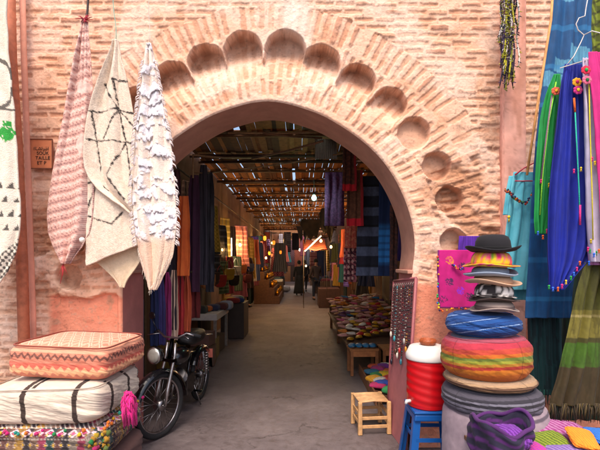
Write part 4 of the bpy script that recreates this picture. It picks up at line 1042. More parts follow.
# turquoise tunic on red hanger
TY = 3.35
tn = empty('turquoise_tunic', P(527, 172, TY), 0, 'light turquoise tunic with beaded neckline on a red hanger', 'tunic', TG)
def c_turq(U, V, X, Z): return mix(S('#54b8cc'), S('#74cadA'), vnoise(U*20, V*4, 3))
cloth_px('body_cloth', [(172, 514, 542), (182, 511, 545), (200, 509, 545), (230, 505, 544), (262, 500, 542), (290, 497, 540)], TY, c_turq, M['thin'], nf=3, amp=.022, seed=51, solid=.004, parent=tn)
cloth_px('sleeve', [(176, 509, 516), (190, 506, 513), (215, 503, 511)], TY+.02, c_turq, M['thin'], nf=1, amp=.01, seed=52, solid=.004, parent=tn)
m = MB(); m.tube([P(515, 175, TY-.02)-tn.location, P(524, 168, TY-.02)-tn.location, P(534, 163, TY-.02)-tn.location, P(545, 175, TY-.02)-tn.location], .006, S('#b01e3a'), 6); m.tube([P(515, 181, TY-.02)-tn.location, P(545, 181, TY-.02)-tn.location], .005, S('#b01e3a'), 6)
hg = m.build('hanger_placeholder', M['plastic'], tn); hg.name = 'hanger'
m = MB()
for k in range(60):
    t = random.random(); x_ = 505+28*t; y_ = 189+16*math.sin(PI*min(1, t*1.0)*.5)*1.0-(4 if t > .7 else 0)*(t-.7)*10
    m.ball(P(x_, y_+random.uniform(-2, 2), TY-.04)-tn.location, random.uniform(.006, .011), S(random.choice(['#1a2a5a', '#a83a2a', '#2a2a2a', '#2a6a3a', '#c86a1e'])), 6, .15)
q = MB(); tassels(q, [P(509, 217, TY-.04)], tn.location, 1.6, ('#e8c62a',)); q.build('tassel', M['wool'], tn); m.build('beaded_trim', M['wool'], tn)
cloth_px('skirt_cloth', [(230, 512, 548), (300, 503, 542)], TY+.05, c_turq, M['thin'], nf=2, amp=.015, seed=54, parent=tn)

# ================================================================ BOTTOM RIGHT: fabric basket and folded cloths on a low table
BY = 2.62
tb = empty('low_table', (PX(560, BY), BY, 0), 0, 'low wooden table holding the purple basket and folded cloths', 'table')
MB().box((.06, 0, .50), (1.15, .62, .03), S('#6a4a34')).build('tabletop', M['wood'], tb, bevel=.004)
for sx in (-1, 1):
    for sy in (-1, 1): MB().box((.06+sx*.52, sy*.26, .2425), (.05, .05, .485), S('#5c4030')).build('leg', M['wood'], tb)
def c_bask(a, r, z):
    k = (z*17+.15*math.sin(a*3)) % 1; return tuple(mix(S('#1c1830'), S('#4c1a5e'), 1.0 if (k > .62) else 0.0)*(.9+.2*random.random()))
bk = empty('fabric_basket', (PX(498, BY-.1), BY-.12, .505), 0, 'round purple and charcoal fabric basket in front of the lilac pouf', 'basket')
R = .165
def wvb(a, x, y, z):
    k = 1+.10*math.sin(3*a+z*9)+.05*math.sin(7*a+z*31)+.03*math.sin(z*60+a*2)+.05*(float(vnoise(a*5+9, z*30, 5))-.5)
    return x*k, y*k, z*(1+.16*math.sin(2*a+.9)+.06*math.sin(5*a))
bprof = np.array([(.0001, 0), (R*.8, 0), (R*.95, .05), (R*1.0, .12), (R*1.03, .19), (R*.99, .215), (R*.90, .20), (R*.85, .14), (R*.75, .04), (.0001, .03)]); bt = np.arange(len(bprof)); bs2 = np.linspace(0, len(bprof)-1, 60); bprof = [(float(np.interp(q, bt, bprof[:, 0])), float(np.interp(q, bt, bprof[:, 1]))) for q in bs2]
MB().lathe(bprof, (0, 0, 0), c_bask, 96, fn=wvb).build('basket_body', M['cloth'], bk)
MB().tube([(R*.97*math.cos(a)*(1+.10*math.sin(3*a+2)), R*.97*math.sin(a)*(1+.10*math.sin(3*a+2)), .212*(1+.16*math.sin(2*a+.9)+.06*math.sin(5*a))) for a in np.linspace(0, 2*PI, 49)[:-1]], (.012), S('#4a1c5c'), 8, closed=True).build('rim', M['cloth'], bk)
def lump(name, px, py, Y, size, ca, cb, label, cat='cloth', seed=1, rot=(0, 0, 0), n=2.4, mt='cloth', grp='folded cloths on the low table'):
    o = superbox(name, P(px, py, Y), size, lambda f, A, B, X, Y_, Z: mix(S(ca), S(cb), ((X*5+Y_*2+.5*fbm(X*4, Y_*4, seed)) % 1 > .5)*1.0), M[mt], n=n, ne=5, res=36, seed=seed, wrinkle=.035)
    o.rotation_euler = rot; return tag(o, label, cat, grp)
lump('crumpled_cloth', 508, 437, BY-.14, (.21, .2, .13), '#5a1a7a', '#7a3aa0', 'crumpled violet cloth stuffed inside the purple basket', seed=4, n=2)
lump('crumpled_cloth', 484, 432, BY-.10, (.13, .13, .12), '#3a5a2a', '#5a1a7a', 'green and violet cloth poking out of the basket', seed=6, n=2)
lump('rolled_cloth', 525, 424, BY+.02, (.05, .05, .17), '#b8784a', '#c88a5a', 'tan rolled cloth standing beside the purple basket', seed=7, n=3, rot=(.1, -.1, 0))
lump('folded_cloth', 560, 432, BY+.13, (.42, .26, .06), '#8a2a70', '#a87098', 'mauve and pink striped folded cloth behind the orange one', seed=8, rot=(.25, .12, .1))
lump('folded_cloth', 548, 443, BY-.02, (.24, .18, .04), '#7a8a1e', '#4a5a14', 'olive green folded cloth beside the orange one', seed=9, rot=(.35, -.1, .1))
lump('folded_cloth', 582, 438, BY-.05, (.15, .18, .045), '#e8761a', '#f08a1e', 'bright orange folded cloth lying on top', seed=10, rot=(.3, .12, -.2))
lump('folded_cloth', 600, 436, BY+.02, (.14, .16, .05), '#1e5aa8', '#2a6ab8', 'blue folded cloth at the end of the low table', seed=11, rot=(.2, .1, 0))
lump('folded_cloth', 530, 452, BY-.12, (.20, .18, .06), '#8a2aa0', '#c83a7a', 'purple and pink folded cloth in front of the olive one', seed=12, rot=(.2, -.1, .3))
lump('folded_cloth', 570, 455, BY-.12, (.26, .18, .06), '#8a74a8', '#6a4a90', 'pale lilac folded cloth below the orange one', seed=13, rot=(.2, 0, 0))

# ================================================================ THE ALLEY
def buildingbox(name, x0, x1, y0, y1, h, col, label):
    e = empty(name, ((x0+x1)/2, (y0+y1)/2, 0), 0, label, 'building')
    xi = x0 if x0 > 0 else x1; s = 1 if xi < 0 else -1
    ny, nz = int((y1-y0)/.12), int(h/.1); A, Z = np.meshgrid(np.linspace(y0, y1, ny), np.linspace(0, h, nz))
    n = fbm(A*.8, Z*1.2, 3); n2 = fbm(A*4, Z*4, 9)
    C = mix(S(col), S(col)*.65, n); C = mix(C, S('#8a6a4e'), sst(.6, .7, n2)*.5)
    X = xi+s*(.03*(n2-.5)); V = np.stack([X-e.location.x, A-e.location.y, Z], -1).reshape(-1, 3)
    npmesh('facade', V, grid_quads(*A.shape) if s > 0 else grid_quads(*A.shape)[:, ::-1], C.reshape(-1, 3), M['plaster'], e)
    MB().box((s*-.05, 0, h/2), (abs(x1-x0)-.1, y1-y0-.02, h-.02), S(col)*.8).build('walls', M['plaster'], e)
    return e
bl_ = buildingbox('market_building', -5.5, -1.98, 4.36, 34, 3.7, '#7a5238', 'dark plaster building along the moped side of the alley')
br_ = buildingbox('market_building', 1.98, 5.5, 4.36, 34, 3.7, '#6a4634', 'dark plaster building behind the slipper stall')
eb = empty('market_building', (0, 36, 0), 0, 'pinkish building closing the far end of the alley', 'building')
MB().box((0, 1.5, 2.4), (11, 3, 4.8), S('#8a5a38')).build('walls', M['plaster'], eb)
MB().box((.1, -.02, 1.3), (1.8, .06, 2.6), S('#3a2418')).build('door', M['wood'], eb)
# doors / shutters on facades as parts
for b_, s_, ys in ((bl_, 1, (6.4, 8.8, 11.4, 14.2, 17.2, 20.4, 24)), (br_, -1, (6.8, 9.6, 12.4, 15.4, 18.6, 22))):
    for i, y in enumerate(ys):
        xi = -1.98 if s_ > 0 else 1.98
        c = S(['#8a6a2a', '#3a2a20', '#a87a2a', '#4a3020', '#2a3a34', '#6a3a24', '#5a4a3a'][i])
        MB().box((xi+s_*.03-b_.location.x, y-b_.location.y, 1.2), (.06, .95, 2.4), c).build('shutter', M['wood'], b_, bevel=.006)
# canopy over the alley
cp = empty('slatted_canopy', (0, 5, 3.5), 0, 'makeshift slatted wood and reed canopy roofing the alley', 'canopy')
M['reed'] = mat('reed_wood', .8, bs=35, bump=.3, var=.3, vs=16, dist=.004, trans=.45)
M['thinreed'] = mat('reed_wood_thick', .8, bs=35, bump=.3, var=.35, vs=16, dist=.004, trans=.22)
yb = [4.36]
while yb[-1] < 33: yb.append(yb[-1]+random.uniform(.62, .95))
def canz(y): return 3.62-.05*math.sin(y*.9)+.05*math.sin(y*2.3)-.012*max(0, y-14)
for i in range(len(yb)-1):
    m = MB(); y0_, y1_ = yb[i], yb[i+1]
    if 25.2 < y0_ < 27.2: continue
    z_ = canz(y0_); z1_ = canz(y1_)
    x = -1.93+random.uniform(0, .06) if y0_ < 8 else -1.97+random.uniform(.0, .03)
    while x < 1.93:
        w_ = random.uniform(.05, .17) if y0_ < 9 else random.uniform(.04, .12)
        gap = random.choice([-.02, -.02, -.01, .0, .004, .007, .012]) if y0_ < 13 else random.choice([-.01, .004, .01, .018, .026])
        if x < -1.65 and y0_ > 6: gap = random.choice([.0, .0, .004, .01])
        sk = random.uniform(-.006, .006); zz = .04+random.choice([0, .016, .032]); c = S(random.choice(['#8a5a34', '#9a663c', '#74482c', '#a87444', '#62402a']))*(.9 if y0_ < 9 else 1.15)  # far slats coloured lighter to paint in the warm roof glow
        if random.random() < .03 and y0_ > 5.5: x += w_*.7; continue
        vs = []
        for (yy, zq, xx_) in ((y0_-.05-random.uniform(0, .05), z_, x+sk), (y1_+.05+random.uniform(-.04, .05), z1_, x-sk)):
            for dx, dz in ((0, 0), (w_, 0), (w_, .012), (0, .012)): vs.append((xx_+dx, yy-5, zq+zz+dz-3.5))
        m._add(vs, [(0, 1, 2, 3), (7, 6, 5, 4), (0, 4, 5, 1), (1, 5, 6, 2), (2, 6, 7, 3), (3, 7, 4, 0)], c, False)
        x += w_+gap
    m.build('slat_panel', M['reed' if y0_ > 8 else 'thinreed'], cp)
    y = y0_; c = S(random.choice(['#5a3822', '#7a5434', '#4a2e1e']))
    MB().tube([(-1.98, y-5, canz(y)-3.5), (0, y-5+random.uniform(-.06, .06), canz(y)-3.5+.005), (1.98, y-5+random.uniform(-.05, .05), canz(y)-3.5)], random.uniform(.018, .034), c, 7).build('beam', M['wood'], cp)
for i, (a, b, r) in enumerate((((228, 133, 5.2), (345, 131, 5.6), .012), ((263, 133, 5.3), (322, 138, 5.6), .014), ((193, 155, 4.9), (255, 158, 6.4), .012), ((252, 158.5, 6.2), (323, 141, 5.2), .014), ((229, 171, 7.2), (345, 153, 5.8), .010), ((193, 173, 5.0), (228, 170.5, 7.2), .008), ((193, 155, 4.9), (193, 178, 4.9), .010))):
    o = MB().tube([P(*a), P((a[0]+b[0])/2, (a[1]+b[1])/2+1.2, (a[2]+b[2])/2), P(*b)], r, S(['#9a7a56', '#7a5a3e'][i % 2]), 7).build('cross_pole', M['wood'])
    tag(o, ['thin pale pole highest under the canopy just inside the arch', 'short thick pole just below the highest pole', 'thin pole running inward from the corner above the hanging clothes', 'pole slanting up toward the corrugated sheet', 'long thin pole sloping up across the alley above the light bulb', 'short lower pole of the frame above the hanging clothes', 'short upright rod of the frame above the hanging clothes'][i], 'pole', 'poles slung across the alley')
m = MB()
V = []; 
xx = np.linspace(0, .3, 61); zz = np.linspace(0, -.30, 3); A, B = np.meshgrid(xx, zz)
o = npmesh('corrugated_sheet', np.stack([A, .012*np.sin(A/.03*2*PI*1.0)+B*.3, B], -1).reshape(-1, 3), grid_quads(3, 61), np.broadcast_to(S('#8a8a80'), (183, 3)), M['plain'], loc=P(315, 139, 6.0), solid=.003)
tag(o, 'small grey corrugated sheet fixed under the canopy', 'sheet')

# garments along both sides
GARM = [('navy', '#141830', '#1c2648'), ('maroon', '#4a1020', '#5c1a2a'), ('black', '#0e0c0e', '#1a1618'), ('plum', '#3a1a3c', '#522a50'), ('rust', '#8a3216', '#a24a20'), ('charcoal', '#242226', '#3a363a'), ('cream', '#a8947a', '#c0ac90'), ('crimson', '#7a1420', '#9a1c2a'),
        ('brown', '#3c2418', '#543422'), ('teal', '#0e3a3e', '#16565a'), ('mustard', '#8a6414', '#a87c1c'), ('rose', '#a85a68', '#b8707a'), ('violet', '#34206a', '#4a308a'), ('olive', '#3c3c18', '#54542a')]
PATT = ['plain', 'striped', 'banded', 'checked']
ORD = ['nearest', 'second', 'third', 'fourth', 'fifth', 'sixth', 'seventh', 'eighth', 'ninth', 'tenth', 'eleventh', 'twelfth', 'thirteenth', 'fourteenth', 'fifteenth', 'sixteenth', 'seventeenth', 'eighteenth', 'nineteenth', 'twentieth', 'last but two', 'last but one', 'last', 'furthest']
def pat(kind, a, b, seed):
    A_, B_ = S(a), S(b)
    def f(U, V, X, Z):
        C = mix(A_, B_, vnoise(X*40, Z*5, seed))
        if kind == 'striped': C = mix(C, B_*1.8+.03, ((U*7) % 1 > .6)*.8)
        if kind == 'banded': C = mix(C, B_*1.9+.05, ((V*9+seed*.1) % 1 > .7)*.8)
        if kind == 'checked': C = mix(C, B_*1.8+.04, (((U*6) % 1 > .6) ^ ((V*12) % 1 > .6))*.6)
        return C
    return f
def garment(x, y, ztop, w, h, gi, pi, label, grp, rz, name='hanging_garment', cat='garment', spread=1.25, nf=2.5):
    nm, a, b = GARM[gi]
    rows = [(0, -w*.40, w*.40), (-.05*h, -w*.44, w*.44), (-.15*h, -w*.46, w*.46), (-.5*h, -w*.45, w*.48), (-h, -w*.5*spread, w*.5*spread)]
    o = cloth_local(name, rows, pat(PATT[pi], a, b, gi+pi*3), M['cloth'], loc=(x, y, ztop), rz=rz, nf=nf, amp=.03, res=.02, solid=.006, seed=int(abs(y*13+x*7)) % 50)
    return tag(o, label, cat, grp)
for side, sgn in (('moped', -1), ('slipper', 1)):
    y = 6.3 if sgn < 0 else 7.4; i = 0
    while y < 23 and i < 22:
        gi = random.randrange(len(GARM)); pi = random.randrange(4); h = random.uniform(.8, 1.4)
        if sgn > 0 and y > 19 and y < 21.5: y += .8; i += 0; continue
        garment(sgn*random.uniform(1.62, 1.82), y, random.uniform(2.35, 3.0), random.uniform(.34, .55), h, gi, pi,
                f'{PATT[pi]} {GARM[gi][0]} garment on the {side} side high rail, {ORD[i]} from the arch', f'garments hanging on the {side} side of the alley', sgn*-1*(PI/2-random.uniform(.35, .9)))
        y += random.uniform(.55, .95); i += 1
    y = 8.8 if sgn < 0 else 10.5; i = 0
    while y < 22 and i < 14:
        gi = random.randrange(len(GARM)); pi = random.randrange(4)
        garment(sgn*random.uniform(1.5, 1.75), y, random.uniform(1.5, 1.8), random.uniform(.3, .5), random.uniform(.6, .95), gi, pi,
                f'{PATT[pi]} {GARM[gi][0]} garment on the {side} side low rail, {ORD[i]} from the arch', f'garments on the low rail, {side} side of the alley', sgn*-1*(PI/2-random.uniform(.3, .8)))
        y += random.uniform(.8, 1.2); i += 1
    for z_, nm in ((2.98, 'high'), (1.8, 'low')):
        o = MB().tube([(sgn*1.74, 4.5 if z_ > 2 else 8.4, z_), (sgn*1.74, 23.5, z_-.05)], .014, S('#5a4636'), 7).build('hanging_rail', M['wood']); tag(o, f'{nm} wooden rail carrying garments on the {side} side', 'rail')

# near group of hanging clothes by the moped
near = [(163, 176, 4.55, 182, 330, '#1a1420', '#2a2030', 'black shawl nearest the arch jamb above the moped'), (170, 181, 4.62, 170, 305, '#3a1620', '#52202c', 'dark maroon shawl behind the orange scarf'),
        (178, 190, 4.50, 196, 276, '#b8501e', '#d0682c', 'long orange scarf hanging inside the arch by the shaggy rug'), (189, 200, 5.0, 175, 292, '#3a1830', '#4a2440', 'plum coloured shawl beside the orange scarf'),
        (199, 208, 5.5, 165, 285, '#221c28', '#34303c', 'charcoal shawl third from the orange scarf'), (206, 214, 6.0, 172, 292, '#2c2a34', '#5a5a66', 'grey blue garment fourth from the orange scarf'),
        (150, 158, 4.42, 280, 346, '#141c40', '#1c2a58', 'navy blue scarf just above the moped headlight'), (157, 165, 4.46, 276, 345, '#2a2458', '#3c3470', 'indigo scarf second from the jamb'),
        (164, 171, 4.5, 272, 340, '#7a1a50', '#94286a', 'magenta purple scarf above the moped handlebar'), (170, 178, 4.55, 270, 340, '#c0a08c', '#d0b4a0', 'pale pink scarf between magenta and red ones'),
        (177, 184, 4.62, 270, 335, '#8a1a20', '#a8282c', 'deep red scarf above the moped saddle'), (183, 191, 4.75, 274, 332, '#9a3a1e', '#b04c28', 'rust red scarf last above the moped saddle'), (190, 200, 5.1, 280, 318, '#5a1a1a', '#741f1f', 'dark red folded scarf behind the moped')]
for (a, b, Y, t0, t1, ca, cb, lab) in near:
    o = cloth_px('hanging_scarf', [(t0, a+2, b-2), (t0+12, a, b), (t1-8, a-.5, b+.5), (t1, a, b)], Y, pat('striped' if len(lab) % 3 == 0 else 'plain', ca, cb, int(a)), M['cloth'], nf=2, amp=.03, res=.01, solid=.005, seed=int(a) % 40)
    tag(o, lab, 'scarf', 'scarves hanging behind the moped')
m = MB().tube([P(150, 274, 4.4), P(192, 272, 4.8)], .012, S('#3a2a22'), 6).build('hanging_rail', M['wood']); tag(m, 'short dark rail holding scarves above the moped', 'rail')
# wooden partition behind them
o = MB().box((-1.93, 4.85, 1.1), (.06, .9, 2.2), S('#5c4632')).box((-1.89, 4.5, 1.1), (.05, .06, 2.2), S('#6c5640')).box((-1.89, 5.2, 1.1), (.05, .06, 2.2), S('#6c5640')).build('wooden_partition', M['wood'])
tag(o, 'dark wooden partition behind the scarves and moped', 'partition')
o = MB().tube([P(141, 300, 4.4), (PX(141, 4.4), 4.4, 0)], .03, S('#3e4c5c'), 8).build('support_post', M['plain']); tag(o, 'blue grey upright post just behind the arch jamb', 'post')

# right near scarves
RN = [(343, 356, 5.4, 140, 191, '#4a2a20', '#6a3a28', 'dark brown scarf with red end hanging highest near the arch', (.86, '#c01828')), (347, 363, 5.5, 170, 226, '#5c3826', '#704530', 'brown scarf with broad red end hanging below the first', (.86, '#c81a2e')),
      (325, 344, 7.2, 172, 226, '#5a2a58', '#7a3a70', 'purple patterned shawl hanging beside the green bulb', None), (345, 357, 6.2, 226, 248, '#c05a4a', '#d88a6a', 'small coral pink patterned cloth above the dotted one', None),
      (344, 357, 6.3, 247, 282, '#4a1e30', '#b86a72', 'dark red cloth with pale spots under the coral one', None), (390, 397, 5.0, 205, 300, '#3a2420', '#5a3228', 'dark brown shawl hanging close behind the arch jamb', None)]
for (a, b, Y, t0, t1, ca, cb, lab, end) in RN:
    def cf(U, V, X, Z, ca=ca, cb=cb, end=end, a=a):
        C = mix(S(ca), S(cb), (vnoise(X*60, Z*60, int(a)) > .55)*.8)
        if 'b86a72' in cb: C = mix(C, S('#d8b0a8'), ((np.hypot(((X*16) % 1)-.5, ((Z*12) % 1)-.5) < .28))*.9)
        if end: C = mix(C, S(end[1]), (V > end[0])*1.0); C = mix(C, S('#a01828'), (U > .85)*.8)
        return C
    o = cloth_px('hanging_scarf', [(t0, a, b), (t1, a-.5, b+.5)], Y, cf, M['cloth'], nf=2, amp=.03, res=.01, seed=int(b) % 40); tag(o, lab, 'scarf', 'scarves hanging inside the arch')
def c_grey(U, V, X, Z):
    k = (V*5) % 1; C = mix(S('#1c2030'), S('#5a6480'), (k > .5)*.8); return mix(C, S('#0c0e14'), (abs(k-.5) < .06)*.9)*(.8+.4*vnoise(X*80, Z*40, 3))[..., None]
o = cloth_px('plaid_shawl', [(176, 358, 379), (230, 357, 379), (276, 356, 379)], 5.7, c_grey, M['cloth'], nf=1.5, amp=.02, res=.01, seed=5); tag(o, 'grey blue banded blanket shawl on the slipper side of the alley', 'shawl', 'scarves hanging inside the arch')
def c_bb(U, V, X, Z): return mix(S('#122a54'), S('#2a78c0'), sst(.42, .55, V)*(1-sst(.85, .9, V))*(.5+.5*(((V*14) % 1) > .35)))
o = cloth_px('blue_shawl', [(180, 379, 392), (276, 378, 391)], 5.4, c_bb, M['cloth'], nf=1.5, amp=.02, res=.01, seed=6); tag(o, 'bright blue shawl hanging next to the grey blue blanket', 'shawl', 'scarves hanging inside the arch')

# table with boxes under it (left)
tt = empty('market_table', (-1.72, 7.9, 0), 0, 'white topped market table beyond the moped', 'table')
MB().box((0, 0, .70), (.62, 1.2, .11), S('#c8bcb8')).build('tabletop', M['plain'], tt, bevel=.006)
for sx in (-1, 1):
    for sy in (-1, 1): MB().box((sx*.27, sy*.55, .3225), (.05, .05, .645), S('#8a7c74')).build('leg', M['wood'], tt)
def carton(x, y, z, sx, sy, sz, c, rz, label):
    e = empty('crate', (x, y, z), rz, label, 'box', 'boxes piled near the white topped table')
    MB().box((0, 0, sz/2), (sx, sy, sz-.012), S(c)).build('box_body', M['plain'], e, bevel=.004); MB().box((0, 0, sz-.003), (sx*1.02, sy*1.02, .006), S(c)*.8).build('box_lid', M['plain'], e)
carton(-1.55, 6.9, 0, .38, .34, .3, '#5c4030', .1, 'brown box on the floor nearest the moped rear')
carton(-1.56, 6.92, .3, .3, .3, .22, '#6a4a44', -.15, 'reddish box stacked on the nearest brown box')
carton(-1.6, 7.45, 0, .36, .3, .34, '#7a6430', .05, 'mustard box under the front edge of the white topped table')
carton(-1.62, 8.0, 0, .34, .4, .3, '#4a3a34', -.1, 'dark box beneath the middle of the white topped table')
carton(-1.5, 6.45, 0, .3, .26, .2, '#6a3a34', .2, 'low maroon box just behind the moped')
for i, (px, py, Y, c, lab) in enumerate(((205, 300, 7.7, '#c8601e', 'orange'), (213, 301, 7.9, '#3a3a5a', 'slate blue'), (221, 302, 8.1, '#5a2a2a', 'maroon'), (200, 299, 7.5, '#2a2a2a', 'black'), (226, 303, 8.3, '#8a8a9a', 'pale grey'))):
    o = superbox('folded_textile', (PX(px, Y), Y, .755+.05), (.26, .3, .10+.02*i), S(c), M['cloth'], n=3, ne=6, res=16, seed=i); tag(o, f'{lab} folded textile lying on the white topped table', 'textile', 'folded textiles on the white topped table')
carton(-1.45, 9.6, 0, .5, .8, .75, '#3a2a26', 0, 'tall dark display box past the white topped table')
for i in range(7):
    o = superbox('folded_textile', (-1.45+random.uniform(-.1, .1), 9.25+i*.12, .75+.06), (.3, .14, .12), S(['#8a2a2a', '#2a3a6a', '#c8a03a', '#6a6a7a', '#7a3a1e', '#3a5a4a', '#a88a7a'][i]), M['cloth'], n=3, res=10, seed=i)
    tag(o, ['dark red', 'navy', 'yellow', 'grey', 'rust brown', 'sea green', 'beige'][i]+' folded textile on the tall dark display box', 'textile', 'folded textiles on the dark display box')

# right slipper stall
sl_base = empty('display_table', (1.28, 8.7, 0), 0, 'long low wooden display table covered with slippers', 'table')
MB().box((0, 0, .37), (1.15, 4.2, .04), S('#5a3c2a')).build('tabletop', M['wood'], sl_base, bevel=.004)
for sx in (-1, 1):
    for y in (-2, 0, 2): MB().box((sx*.5, y, .175), (.06, .06, .35), S('#7a5030')).build('leg', M['wood'], sl_base)
def crate_stool(x, y, lab):
    e = empty('wooden_bench', (x, y, 0), .05, lab, 'bench', 'low benches in front of the slippers')
    MB().box((0, 0, .37), (.42, .34, .03), S('#9a6236')).build('seat', M['wood'], e, bevel=.003); MB().box((0, -.15, .315), (.38, .02, .08), S('#a86a3c')).build('apron', M['wood'], e)
    for sx in (-1, 1):
        for sy in (-1, 1): MB().box((sx*.18, sy*.145, .1775), (.04, .04, .355), S('#8a5630')).build('leg', M['wood'], e)
crate_stool(.92, 6.35, 'low orange brown bench nearest the arch carrying blue slippers'); crate_stool(1.40, 6.42, 'second low bench closer to the pink board')
def slipper(col, inner):
    e = empty('slipper', (0, 0, 0)); n = 12; vs = []; fs = []; cs = []
    m = MB(); L_, W_ = .27, .095
    def wid(t): return W_/2*(.62+.55*math.sin(PI*min(1, t*.9+.12)))*(1-max(0, (t-.72)/.28)**2.2*.85)
    sec = []
    for i in range(n+1):
        t = i/n; w_ = wid(t); x = -L_/2+L_*t; up = .012*max(0, (t-.8)/.2)**2
        sec.append([(x, -w_, .004+up), (x, w_, .004+up), (x, w_, .012+up), (x, -w_, .012+up)])
    for q in sec: vs += q
    for i in range(n):
        for k in range(4): fs.append((i*4+k, i*4+(k+1) % 4, i*4+4+(k+1) % 4, i*4+4+k))
    fs += [(3, 2, 1, 0), tuple(range(4*n, 4*n+4))]
    m._add(vs, fs, inner, False); m.build('sole', M['leather'], e)
    m = MB(); vs = []; fs = []; K = 7; rows_ = 0
    for i in range(5, n+1):
        t = i/n; w_ = wid(t)*1.03; x = -L_/2+L_*t; h_ = .034*(1-((t-.45)/.6)**2)*(.9)+.01; up = .014*max(0, (t-.8)/.2)**2
        for k in range(K): a = PI*k/(K-1); vs.append((x, -w_*math.cos(a), .008+up+h_*math.sin(a)**.8))
        rows_ += 1
    for i in range(rows_-1):
        for k in range(K-1): fs.append((i*K+k, i*K+k+1, (i+1)*K+k+1, (i+1)*K+k))
    m._add(vs, fs, col, True); u = m.build('upper', M['leather'], e); s = u.modifiers.new('t', 'SOLIDIFY'); s.thickness = .004
    return e
def cp_tree(o, parent=None):
    c = o.copy(); link(c); c.parent = parent
    for ch in list(o.children): cp_tree(ch, c)
    return c
SCOL = [('yellow', '#c8921a'), ('blue', '#146a9a'), ('cream', '#d0ac92'), ('burgundy', '#7a2436'), ('rose', '#c88a84'), ('brown', '#7a4830'), ('purple', '#643460'), ('white', '#dccfc6'), ('black', '#1a1618'), ('orange', '#c8701e'), ('red', '#b8202a'), ('pink', '#cc5a80')]
protos = []
for nm, c in SCOL: protos.append(slipper(S(c), S(c)*.5+S('#b08a60')*.5))
usedp = set()
def place(ci, x, y, z, rz, lab, tilt=0, grp='slippers heaped on the display table'):
    if ci in usedp: e = cp_tree(protos[ci])
    else: e = protos[ci]; usedp.add(ci)
    e.location = (x, y, z); e.rotation_euler = (random.uniform(-.1, .1), tilt, rz); tag(e, lab, 'slipper', grp)
ordw = ['first', 'second', 'third', 'fourth', 'fifth', 'sixth', 'seventh', 'eighth', 'ninth', 'tenth', 'eleventh', 'twelfth']
for k in range(4): place(1, .77+.10*k, 6.36, .389, -PI/2+.15*math.sin(k), f'blue slipper on the nearest low bench, {ordw[k]} counting from the alley', grp='blue slippers on the low bench')
for k in range(7): place(0, .80+.15*k, 6.82+.1*k, .40+.015*k, -PI/2-.3+.2*math.sin(k*2), f'yellow slipper in the front yellow row, {ordw[k]} counting from the alley', -.12, 'yellow slippers in the front rows')
for k in range(6): place(0, 1.06+.13*k, 7.25+.14*k, .45+.02*k, -PI/2-.4+.2*math.sin(k*3), f'yellow slipper in the row behind the front one, {ordw[k]} counting from the alley', -.15, 'yellow slippers in the front rows')
rown = ['first', 'second', 'third', 'fourth', 'fifth', 'sixth', 'seventh', 'eighth', 'ninth', 'tenth', 'eleventh', 'twelfth', 'thirteenth']
for r in range(13):
    for k in range(10):
        ci = random.choice([2, 3, 4, 5, 6, 7, 9, 4, 7, 2, 9, 0, 1, 4, 10, 11]) if r > 0 else random.choice([7, 4, 2, 10])
        y = 7.10+r*.26+random.uniform(-.05, .05)+.1*k*.1; x = .77+.113*k+random.uniform(-.03, .03)
        if r < 2 and x > 1.0+.1*r and k % 2: continue
        place(ci, x, y, .415+.026*r+.015*(k % 2)+.012*k, PI+.5+random.uniform(-.6, .6), f'{SCOL[ci][0]} slipper in the {rown[r]} row of the heap, {ordw[k]} counting from the alley', random.uniform(-.25, .1))
m = MB(); m.box((0, .25, .545), (1.12, 3.6, .012), S('#6a4a38'), rot=Matrix.Rotation(math.atan(.1), 3, 'X')); m.box((0, 1.95, .50), (1.1, .04, .26), S('#5a3c2a')); m.build('sloping_board', M['wood'], sl_base)
for q, e in enumerate(protos):
    if q not in usedp:
        for ch in list(e.children): bpy.data.objects.remove(ch)
        bpy.data.objects.remove(e)
# support heaps for the upper slippers: folded textiles behind
for k in range(9):
    c = ['#8a5a48', '#6a3a4a', '#a88470', '#5a4438', '#b08a52', '#7a2a3a', '#9a8a80', '#4a3040', '#a06a3a'][k]
    o = superbox('folded_textile', (.95+(k % 3)*.33, 10.45+(k//3)*.4, .46+.05*(k % 2)), (.34, .38, .16+.05*(k % 3)), S(c), M['cloth'], n=2.6, ne=5, res=18, seed=k, wrinkle=.03)
    tag(o, f'folded textile {["tan","plum","beige","brown","ochre","burgundy","grey","dark violet","rust"][k]} in colour at the far end of the display table', 'textile', 'folded textiles beyond the slippers')
# bright textiles on floor in front of bench
fl = [(372, 372, '#2a6a8a', 'teal', 5.85), (378, 367, '#a02a6a', 'magenta', 6.0), (384, 362, '#7a2a8a', 'violet', 6.1), (378, 374, '#3a8a4a', 'green', 5.7), (385, 372, '#d8b01e', 'yellow', 5.7), (390, 369, '#c8641e', 'orange', 5.8), (388, 380, '#c82a2a', 'red', 5.5), (393, 377, '#d84a3a', 'coral', 5.55), (391, 386, '#b83a4a', 'crimson', 5.3)]
fl += [(380, 377, '#d8d0c8', 'white', 5.45), (374, 381, '#e0a01e', 'amber', 5.5), (383, 384, '#2a4aa8', 'blue', 5.25), (378, 388, '#c82a6a', 'pink', 5.2), (391, 392, '#3aa05a', 'light green', 5.0), (386, 368, '#e8e0d0', 'ivory', 6.15), (375, 366, '#c84a1e', 'brick orange', 6.15)]
tr = empty('floor_tray', (PX(382, 5.6), 5.6, 0), 0, 'low wooden tray full of bright folded textiles by the arch jamb', 'tray')
MB().box((.05, 0, .09), (.5, 1.4, .02), S('#6a4430')).build('tray_base', M['wood'], tr)
for sx in (-1, 1): MB().box((.05+sx*.25, 0, .07), (.02, 1.4, .14), S('#7a5036')).build('tray_side', M['wood'], tr)
